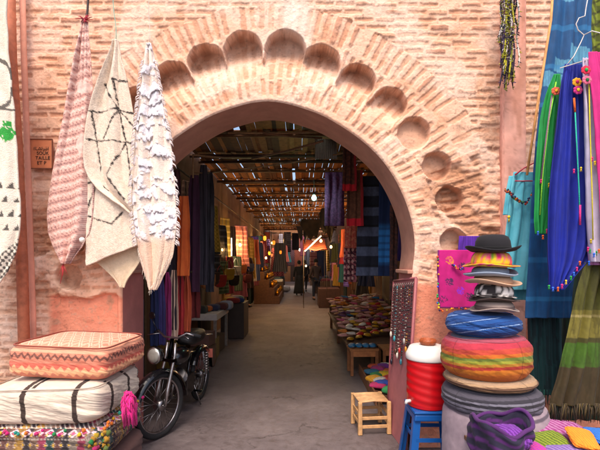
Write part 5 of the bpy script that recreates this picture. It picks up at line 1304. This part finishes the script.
for i, (px, py, c, nm, Y) in enumerate(fl):
    o = superbox('folded_textile', (PX(px, Y), Y, .10+.05), (.20, .15, .06+.02*(i % 3)), lambda f, A, B, X, Y_, Z: mix(S(c), S(c)*.6+.05, ((X*6) % 1 > .7)*1.0), M['cloth'], n=2.6, ne=5, res=16, seed=i, rz=random.uniform(-.6, .6)); tag(o, f'{nm} folded textile in the low floor tray', 'textile', 'bright textiles in the floor tray')

# lamps
def bulb(px, py, Y, col, st_, r, label, power, zc_=3.5):
    st_ = st_*.22; r = r*.85; power = power*(2.8 if col[0] > .9 else 1.2)
    p = P(px, py, Y); e = empty('hanging_bulb', p, 0, label, 'lamp')
    m = MB(); m.lathe([(.0001, -r*1.1), (r*.7, -r*.8), (r, 0), (r*.75, r*.7), (r*.35, r*1.3)], (0, 0, 0), (1, 1, 1), 16); m.build('glass', emat('lamp_glow', col, st_), e)
    MB().lathe([(r*.4, r*1.2), (r*.45, r*2.2), (.0001, r*2.3)], (0, 0, 0), S('#2a2624'), 12).build('socket', M['plastic'], e)
    MB().tube([(0, 0, r*2.2), (0, 0, zc_-p.z)], .004, S('#1a1614'), 5).build('cord', M['rubber'], e)
    l = bpy.data.lights.new('lamp_light', 'POINT'); l.energy = power; l.color = col; l.shadow_soft_size = r*1.3; lo = bpy.data.objects.new('lamp_light', l); lo.location = p; lo.parent = e; lo.matrix_parent_inverse = Matrix.Translation(-p); link(lo)
bulb(314, 198, 7.0, (.45, 1, .72), 14, .05, 'glowing green white bulb hanging under the canopy', 9)
bulb(240, 245, 11.5, (1, .62, .16), 22, .05, 'warm yellow bulb hanging on the moped side', 16)
bulb(259, 247, 18, (1, .6, .2), 22, .07, 'warm bulb above the brass ware stand', 30)
bulb(256, 252, 19, (1, .66, .25), 22, .06, 'lower warm bulb beside the brass ware', 20)
bulb(321, 241, 15, (1, .5, .15), 20, .06, 'orange bulb under the red awning', 22)
bulb(300, 250, 29, (1, .9, .7), 22, .1, 'white bulb near the far end of the alley', 40)
bulb(283, 248, 30, (1, .85, .6), 20, .1, 'pale bulb by the far door', 40)
bulb(272, 243, 22, (1, .6, .22), 20, .06, 'added warm bulb over the middle of the far alley', 34)  # extra bulb, brings golden glow into the far alley
bulb(266, 258, 16, (1, .55, .18), 20, .05, 'added low warm bulb over the first step of brass pots', 16)  # extra bulb put in to warm the brass steps
bulb(331, 247, 12, (1, .55, .2), 18, .045, 'added warm bulb among the garments on the slipper side', 12)  # extra bulb put in to warm the slipper side
bulb(222, 250, 9.5, (1, .55, .18), 16, .035, 'added small amber bulb behind the grey blue garment', 8)  # extra bulb put in for a glow between the garments
bulb(306, 266, 19.5, (1, .75, .45), 15, .05, 'small lamp low on the far stall', 8)
def tube_lamp(a, b, col, st_, label, power, r=.018):
    st_ = st_*.4; r = r*.7; power = power*2
    A = P(*a); B = P(*b); c = (A+B)/2; e = empty('tube_lamp', c, 0, label, 'lamp')
    MB().tube([A-c, B-c], r, (1, 1, 1), 10).build('glow_tube', emat('tube_glow', col, st_), e)
    MB().tube([A-c+Vector((0, .02, r*1.8)), B-c+Vector((0, .02, r*1.8))], r*.8, S('#aaa6a0'), 6).build('fitting', M['plastic'], e)
    l = bpy.data.lights.new('lamp_light', 'POINT'); l.energy = power; l.color = col; l.shadow_soft_size = .2; lo = bpy.data.objects.new('lamp_light', l); lo.location = (0, 0, -.1); lo.parent = e; link(lo)
tube_lamp((305, 251, 14.5), (321, 236, 15.5), (1, .72, .42), 9, 'glowing fluorescent tube slanting under the red awning', 26, .03)
tube_lamp((231.5, 238, 10), (231.5, 256, 10), (1, .93, .8), 2.5, 'pale upright fluorescent tube among the garments', 5, .02)

lp = None
LC = [('golden', '#d89a2a'), ('amber', '#e0701e'), ('copper', '#c86a3a')]
for k in range(6):
    nm, c = LC[k % 3]; x = [-1.25, -.9, -1.45][k % 3]+random.uniform(-.1, .1); y = 14.5+k*1.4; z = random.uniform(1.9, 2.5)
    e = empty('lantern', (x, y, z), 0, f'{nm} glowing lantern hanging over the moped side, {["first", "second", "third", "fourth", "fifth", "sixth", "seventh", "eighth", "ninth", "tenth", "eleventh", "twelfth"][k]} from the arch', 'lantern', 'lanterns hanging in the alley')
    MB().lathe([(.02, -.09), (.045, -.07), (.055, 0), (.045, .055), (.02, .08)], (0, 0, 0), (1, 1, 1), 8).build('glass', emat('lantern_glow', tuple(S(c)), 1.1), e)
    m = MB(); m.lathe([(.055, .065), (.03, .11), (.004, .14)], (0, 0, 0), S('#6a4a1e'), 8); m.lathe([(.0001, -.14), (.03, -.12), (.03, -.105)], (0, 0, 0), S('#6a4a1e'), 8); m.tube([(0, 0, .13), (0, 0, 3.45-z)], .006, S('#2a1e14'), 4); m.build('cap', M['metal'], e)
BAGC = [('tan', '#a8683a'), ('dark brown', '#4a2a1c'), ('red', '#a82a22'), ('ochre', '#b8821e'), ('black', '#1c181a'), ('cream', '#c8b090'), ('green', '#2a5a3a'), ('orange', '#c8601e'), ('burgundy', '#5a1a26'), ('blue', '#1e3a6a')]
for k in range(10):
    nm, c = BAGC[k]; y = 7.0+k*.62; x = -1.50+.05*math.sin(k*5); z = 1.62+.16*math.sin(k*3)
    e = empty('leather_bag', (x, y, z), PI/2-.6, f'{nm} leather bag hanging on the moped side between the garments', 'bag', 'leather bags hanging along the alley')
    superbox('bag_body', (0, 0, -.30), (.28, .09, .24), S(c), M['leather'], n=3, ne=5, res=14, parent=e, seed=k); MB().box((0, -.045, -.25), (.25, .02, .13), S(c)*.8).build('flap', M['leather'], e, bevel=.006)
    MB().tube([(-.12, 0, -.2), (-.05, 0, -.04), (0, 0, 0), (.05, 0, -.04), (.12, 0, -.2)], .007, S(c)*.7, 5).build('strap', M['leather'], e)
# red awning stall
aw = empty('awning_stall', (.75, 16, 0), 0, 'market stall with glowing red and orange awning', 'stall')
def c_aw(U, V, X, Z): return mix(S('#b83a18'), S('#c8701e'), ((V*6) % 1 > .6)*.8)
A_, B_ = np.meshgrid(np.linspace(0, 1, 20), np.linspace(0, 1, 12))
XA = PX(303, 15.5)-.75+A_*.85; YA = -.8+B_*1.4; ZA = PZ(250, 15.5)+B_*.42+.03*np.sin(A_*9)
npmesh('awning', np.stack([XA, YA, ZA], -1).reshape(-1, 3), grid_quads(12, 20), mix(S('#b8381a'), S('#d07a2a'), ((B_*6) % 1 > .6)*.8).reshape(-1, 3), M['thin'], aw, solid=.01)
for x, y in ((-.62, -.78), (.2, -.78), (-.62, .6), (.2, .6)): MB().tube([(x, y, 0), (x, y, 2.05 if y < 0 else 2.45)], .011, S('#6a5846'), 6).build('pole', M['plain'], aw)
MB().box((.30, 0, .34), (.75, 1.3, .68), S('#4a2c20')).build('counter', M['wood'], aw)
# brass stand
bs_ = empty('brassware_stand', (-1.35, 18.5, 0), 0, 'stepped stand of golden brassware on the moped side', 'stand')
for k in range(5): MB().box((.45-.2*k, 0, .15+.16*k), (.2, 3.4, .30+.32*k), S('#5a3820')).build('step', M['wood'], bs_)
vase = None
for r in range(5):
    for k in range(9):
        if vase is None:
            m = MB(); m.lathe([(.03, 0), (.05, .02), (.075, .07), (.06, .12), (.03, .15), (.045, .18), (.04, .185)], (0, 0, 0), S('#b87a1e'), 12); vase = m.build('brass_pot', M['metal']); o = vase
        else: o = vase.copy(); link(o)
        o.location = (-1.35+.45-.2*r, 17.05+k*.36, .31+.32*r); s = random.uniform(.8, 1.3); o.scale = (s, s, s)
        tag(o, f'brass pot on the {["lowest","second","third","fourth","top"][r]} step of the stand, {ordw[k]} from the arch', 'pot', 'brass pots on the stepped stand')
# far hanging cloths across the end of the alley
for i, (px0, px1, t0, t1, Y, c, lab) in enumerate(((263, 270, 232, 252, 24, '#8a3a3a', 'dark red'), (271, 278, 234, 251, 25, '#c89a90', 'pale pink'), (279, 283, 234, 250, 26, '#a8a0a8', 'light grey'), (284, 291, 232, 252, 24, '#1e1a22', 'black'), (292, 299, 233, 250, 25, '#2a1e22', 'dark brown'), (300, 306, 236, 256, 27, '#7a3a4a', 'rose'), (310, 317, 252, 275, 22, '#5a2a2a', 'maroon'), (246, 252, 236, 262, 17, '#6a3a1e', 'rust'))):
    o = cloth_px('hanging_cloth', [(t0, px0, px1), (t1, px0, px1)], Y, pat(PATT[i % 4], c, c, i), M['cloth'], nf=2, amp=.05, res=.05, solid=.01, seed=i); tag(o, f'{lab} cloth hanging near the far end of the alley', 'cloth', 'cloths hung at the end of the alley')
# tarps and cloths above the red awning
for i, (rows, Y, lab) in enumerate((([(219, 301, 334), (225, 300, 334), (231, 305, 334), (234, 309, 333)], 13.5, 'dark ragged tarp slung directly above the red awning'), ([(208, 322, 336), (214, 319, 335), (224, 320, 334), (228, 324, 333)], 12.2, 'dark brown tarp below the purple shawl'),
        ([(226, 296, 312), (232, 298, 308), (237, 301, 305)], 14.8, 'small dark tarp scrap by the awning tip'))):
    o = cloth_px('ragged_tarp', rows, Y, lambda U, V, X, Z: mix(S('#1a1612'), S('#3a2c20'), vnoise(X*12, Z*12, 3)), M['cloth'], nf=3, amp=.03, res=.03, seed=i*3+1, solid=.01, bottom=lambda U: 5*np.sin(U*9)+3*np.sin(U*23)); tag(o, lab, 'tarp', 'tarps slung above the awning')
for i in range(16):
    sgn = -1 if i % 2 else 1; y = 20.5+i*.62; gi = (i*5) % len(GARM); pi = i % 4
    if sgn > 0 and y < 22.5: y += 2
    garment(sgn*random.uniform(.85, 1.35), y, random.uniform(2.1, 2.7), random.uniform(.5, .7), random.uniform(.9, 1.5), gi, pi, f'{PATT[pi]} {GARM[gi][0]} garment on the {"moped" if sgn < 0 else "slipper"} side deep in the alley, number {ordw[i//2]} past the awning', 'garments deep in the alley', random.uniform(-.3, .3))
for i in range(7):
    o = cloth_px('wall_hanging', [(236+2*(i % 3), 272+7.5*i, 280+7.5*i), (266+(i % 2)*3, 272+7.5*i, 280+7.5*i)], 34.6, pat(PATT[(i+1) % 4], ['#5a2a1e', '#8a6a3a', '#3a2028', '#7a3a2a', '#2a2a38', '#9a7a5a', '#4a1e24'][i], ['#6a3a2a', '#9a7a4a', '#4a2a32', '#8a4a3a', '#3a3a48', '#aa8a6a', '#5a2e34'][i], i), M['cloth'], nf=3, amp=.05, res=.06, solid=.01, seed=i)
    tag(o, ['rust brown', 'sand coloured', 'dark plum', 'brick red', 'slate', 'beige', 'burgundy'][i]+' wall hanging on the building closing the alley', 'wall hanging', 'wall hangings at the end of the alley')
# sunlit stall goods far: crates with produce colours on the right and left
for i in range(14):
    sgn = 1 if i % 2 else -1; y = 20.5+i*.75; x = sgn*random.uniform(1.0, 1.6); c = random.choice(['#a8482a', '#c8a04a', '#3a5a6a', '#d8d0c0', '#6a2a3a', '#8a8a5a'])
    e = empty('display_box', (x, y, 0), 0, f'{"pale" if c == "#d8d0c0" else "coloured"} display box far down the alley, {["second","first"][i%2]} side, {ordw[i//2]} from the awning', 'box', 'display boxes far down the alley')
    MB().box((0, 0, .35), (.6, .6, .7), S('#4a3426')).build('box_body', M['wood'], e); MB().box((0, 0, .76), (.55, .55, .12), S(c)).build('goods', M['cloth'], e, bevel=.03)

# ================================================================ PEOPLE (far, walking in the alley)
def skinmesh(name, joints, edges, m_, parent, sub=1, smooth=True):
    me = bpy.data.meshes.new(name); me.from_pydata([j[0] for j in joints], edges, [])
    o = bpy.data.objects.new(name, me); link(o); o.parent = parent
    sk = o.modifiers.new('skin', 'SKIN'); sk.use_smooth_shade = True
    if not me.skin_vertices: me.skin_vertices.new()
    for i, j in enumerate(joints):
        r = j[1]; me.skin_vertices[0].data[i].radius = (r, r) if not isinstance(r, tuple) else r
    me.skin_vertices[0].data[0].use_root = True
    ss = o.modifiers.new('sub', 'SUBSURF'); ss.levels = sub; ss.render_levels = sub
    me.materials.append(m_); return o
def person(x, y, rz, top, leg, hairc, label, H=1.7, stride=.16, robe=False, bag=None):
    e = empty('person', (x, y, 0), rz, label, 'person'); s = H/1.7
    def J(a, b, c, r): return ((a*s, b*s, c*s), r*s)
    # facing -y locally; walking forward
    js = [J(0, 0, .95, .13), J(0, 0, 1.12, .12), J(0, -.01, 1.34, .13), J(0, 0, 1.45, .055), J(0, -.01, 1.53, .06), J(0, -.02, 1.62, .095),
          J(.18, 0, 1.38, .055), J(.24, .03, 1.12, .042), J(.25, -.06, .90, .032), J(.25, -.09, .82, .03),
          J(-.18, 0, 1.38, .055), J(-.24, .0, 1.12, .042), J(-.25, .10, .92, .032), J(-.25, .12, .84, .03),
          J(.09, 0, .88, .09), J(.10, -stride*.6, .50, .06), J(.10, -stride*.7, .10, .042), J(.10, -stride*.7-.12, .04, .035),
          J(-.09, 0, .88, .09), J(-.10, stride*.2, .50, .06), J(-.10, stride, .12, .042), J(-.10, stride-.11, .04, .035)]
    ed = [(0, 1), (1, 2), (2, 3), (3, 4), (4, 5), (2, 6), (6, 7), (7, 8), (8, 9), (2, 10), (10, 11), (11, 12), (12, 13), (0, 14), (14, 15), (15, 16), (16, 17), (0, 18), (18, 19), (19, 20), (20, 21)]
    skinmesh('body', js, ed, M['skin'], e, 2)
    # hands with fingers, ears, nose
    tm = mat('coat_cloth', .9, color=tuple(S(top)), bs=90, bump=.2); lm = mat('trouser_cloth', .9, color=tuple(S(leg)), bs=90, bump=.2)
    G = 1.22
    k2 = [(q[0], q[1]*G) for q in [js[0], js[1], js[2], (js[3][0], js[3][1]*.9), js[6], js[7], js[8], js[10], js[11], js[12]]]
    k2.append(((0, 0, .80*s), .15*s*1.1)); 
    skinmesh('coat', k2, [(0, 1), (1, 2), (2, 3), (2, 4), (4, 5), (5, 6), (2, 7), (7, 8), (8, 9), (0, 10)], tm, e, 2)
    if robe:
        MB().lathe([(.17*s, 1.0*s), (.20*s, .7*s), (.25*s, .3*s), (.28*s, .1*s), (.27*s, .1*s), (.16*s, 1.0*s)], (0, 0, 0), S(leg), 24, sy=.85, fn=lambda a, x_, y_, z_: (x_*(1+.05*math.sin(5*a)), y_*(1+.05*math.sin(5*a)), z_)).build('robe', M['cloth'], e)
    else:
        kl = [js[0]]+js[14:17]+js[18:21]; kl = [(q[0], q[1]*1.25) for q in kl]
        skinmesh('trousers', kl, [(0, 1), (1, 2), (2, 3), (0, 4), (4, 5), (5, 6)], lm, e, 2)
    m = MB()
    m.ball((0, .012*s, 1.645*s), .108*s, S(hairc), 16, .02, (.92, 1, 1.0)); m.build('hair', M['wool'], e)
    for (a, b) in ((.10, -stride*.7-.05), (-.10, stride-.04)): pass
    m = MB()
    for (a, b) in ((.10, -stride*.7-.05), (-.10, stride-.04)): m.ball((a*s, b*s, .045*s), .05*s, S('#141214'), 12, 0, (.95, 2.4, .85))
    m.build('shoes', M['leather'], e)
    m = MB()
    for (hx, hy, hz) in ((.25, -.10, .80), (-.25, .125, .82)):
        for f in range(4): m.tube([((hx+.0)*s, (hy-.03+.02*f)*s, hz*s), (hx*s*.99, (hy-.034+.022*f)*s, (hz-.05)*s), (hx*s*.97, (hy-.036+.022*f)*s, (hz-.085+.008*abs(f-1.5))*s)], [.0095*s, .009*s, .007*s], S('#8a5a42'), 6)
        m.tube([(hx*s*.97, (hy-.03)*s, (hz+.01)*s), (hx*s*.93, (hy-.05)*s, (hz-.03)*s)], [.01*s, .007*s], S('#8a5a42'), 6)
    m.build('fingers', M['skin'], e)
    if bag: 
        superbox('shoulder_bag', (-.30*s, .05, .95*s), (.12, .3, .3), S(bag), M['leather'], n=3, res=12, parent=e)
    return e
person(PX(299, 21.2), 21.2, PI+.1, '#0c0b0e', '#0e0d12', '#0c0a0a', 'person in black clothes walking down the middle of the alley', 1.68, robe=True)
person(PX(304.5, 24), 24, PI-.15, '#1c1618', '#16141a', '#120e0c', 'person in dark brown just beyond the person in black', 1.72)
person(PX(316, 18.6), 18.6, .5, '#3a302e', '#262c3c', '#0c0a0a', 'person in brown jacket standing under the red awning', 1.74, stride=.04)
person(PX(246, 15.5), 15.5, 1.2, '#2a2026', '#1a1618', '#120e0c', 'person in dark plum top standing by the garments', 1.66, stride=.05)
0 and person(PX(254, 20), 20.6, .3, '#8a6a72', '#3a3440', '#1a1210', 'person in pale rose shirt near the brass pots', 1.66, stride=.1)
0 and person(PX(290, 28), 28, .2, '#6a6a70', '#2a2a34', '#1a1410', 'person in grey coming toward the gate from the far end', 1.7)
# parked motorbike silhouettes replaced by bright small goods on the ground
o = superbox('white_bundle', P(284, 277, 24), (.7, .5, .35), S('#d8d4d0'), M['cloth'], n=2.4, res=16, seed=3, wrinkle=.05); o.location.z = .16; tag(o, 'white cloth bundle on the ground past the brass pots', 'bundle')

# ================================================================ LIGHT, WORLD, CAMERA
w = bpy.data.worlds.new('World'); SC.world = w; w.use_nodes = True
N = w.node_tree.nodes; L = w.node_tree.links; bg = N['Background']
sky = N.new('ShaderNodeTexSky'); sky.sky_type = 'NISHITA'; sky.sun_disc = False
EL, AZ = math.radians(60), math.radians(188)     # sun behind and above the camera
sky.sun_elevation = EL; sky.sun_rotation = AZ; sky.air_density = 1; sky.dust_density = 5; sky.ozone_density = 1
L.new(sky.outputs[0], bg.inputs[0]); bg.inputs[1].default_value = .15
sd = bpy.data.lights.new('sun', 'SUN'); sd.energy = 1.5; sd.angle = math.radians(20); sd.color = (1, .86, .74)
so = bpy.data.objects.new('sun', sd); link(so)
dirv = Vector((math.sin(AZ)*math.cos(EL), math.cos(AZ)*math.cos(EL), math.sin(EL)))
so.rotation_euler = dirv.to_track_quat('Z', 'Y').to_euler(); so.location = (0, -5, 12)
cam = bpy.data.cameras.new('camera'); co_ = bpy.data.objects.new('camera', cam); link(co_)
cam.sensor_width = 36; cam.lens = F/600*36; cam.shift_y = (HY-225)/600; cam.clip_end = 500; cam.clip_start = .05
co_.location = (0, 0, EYE); co_.rotation_euler = (PI/2, 0, 0); SC.camera = co_
SC.view_settings.view_transform = 'Standard'; SC.view_settings.look = 'None'; SC.view_settings.gamma = 1; SC.view_settings.exposure = .84
SC.view_settings.use_curve_mapping = False
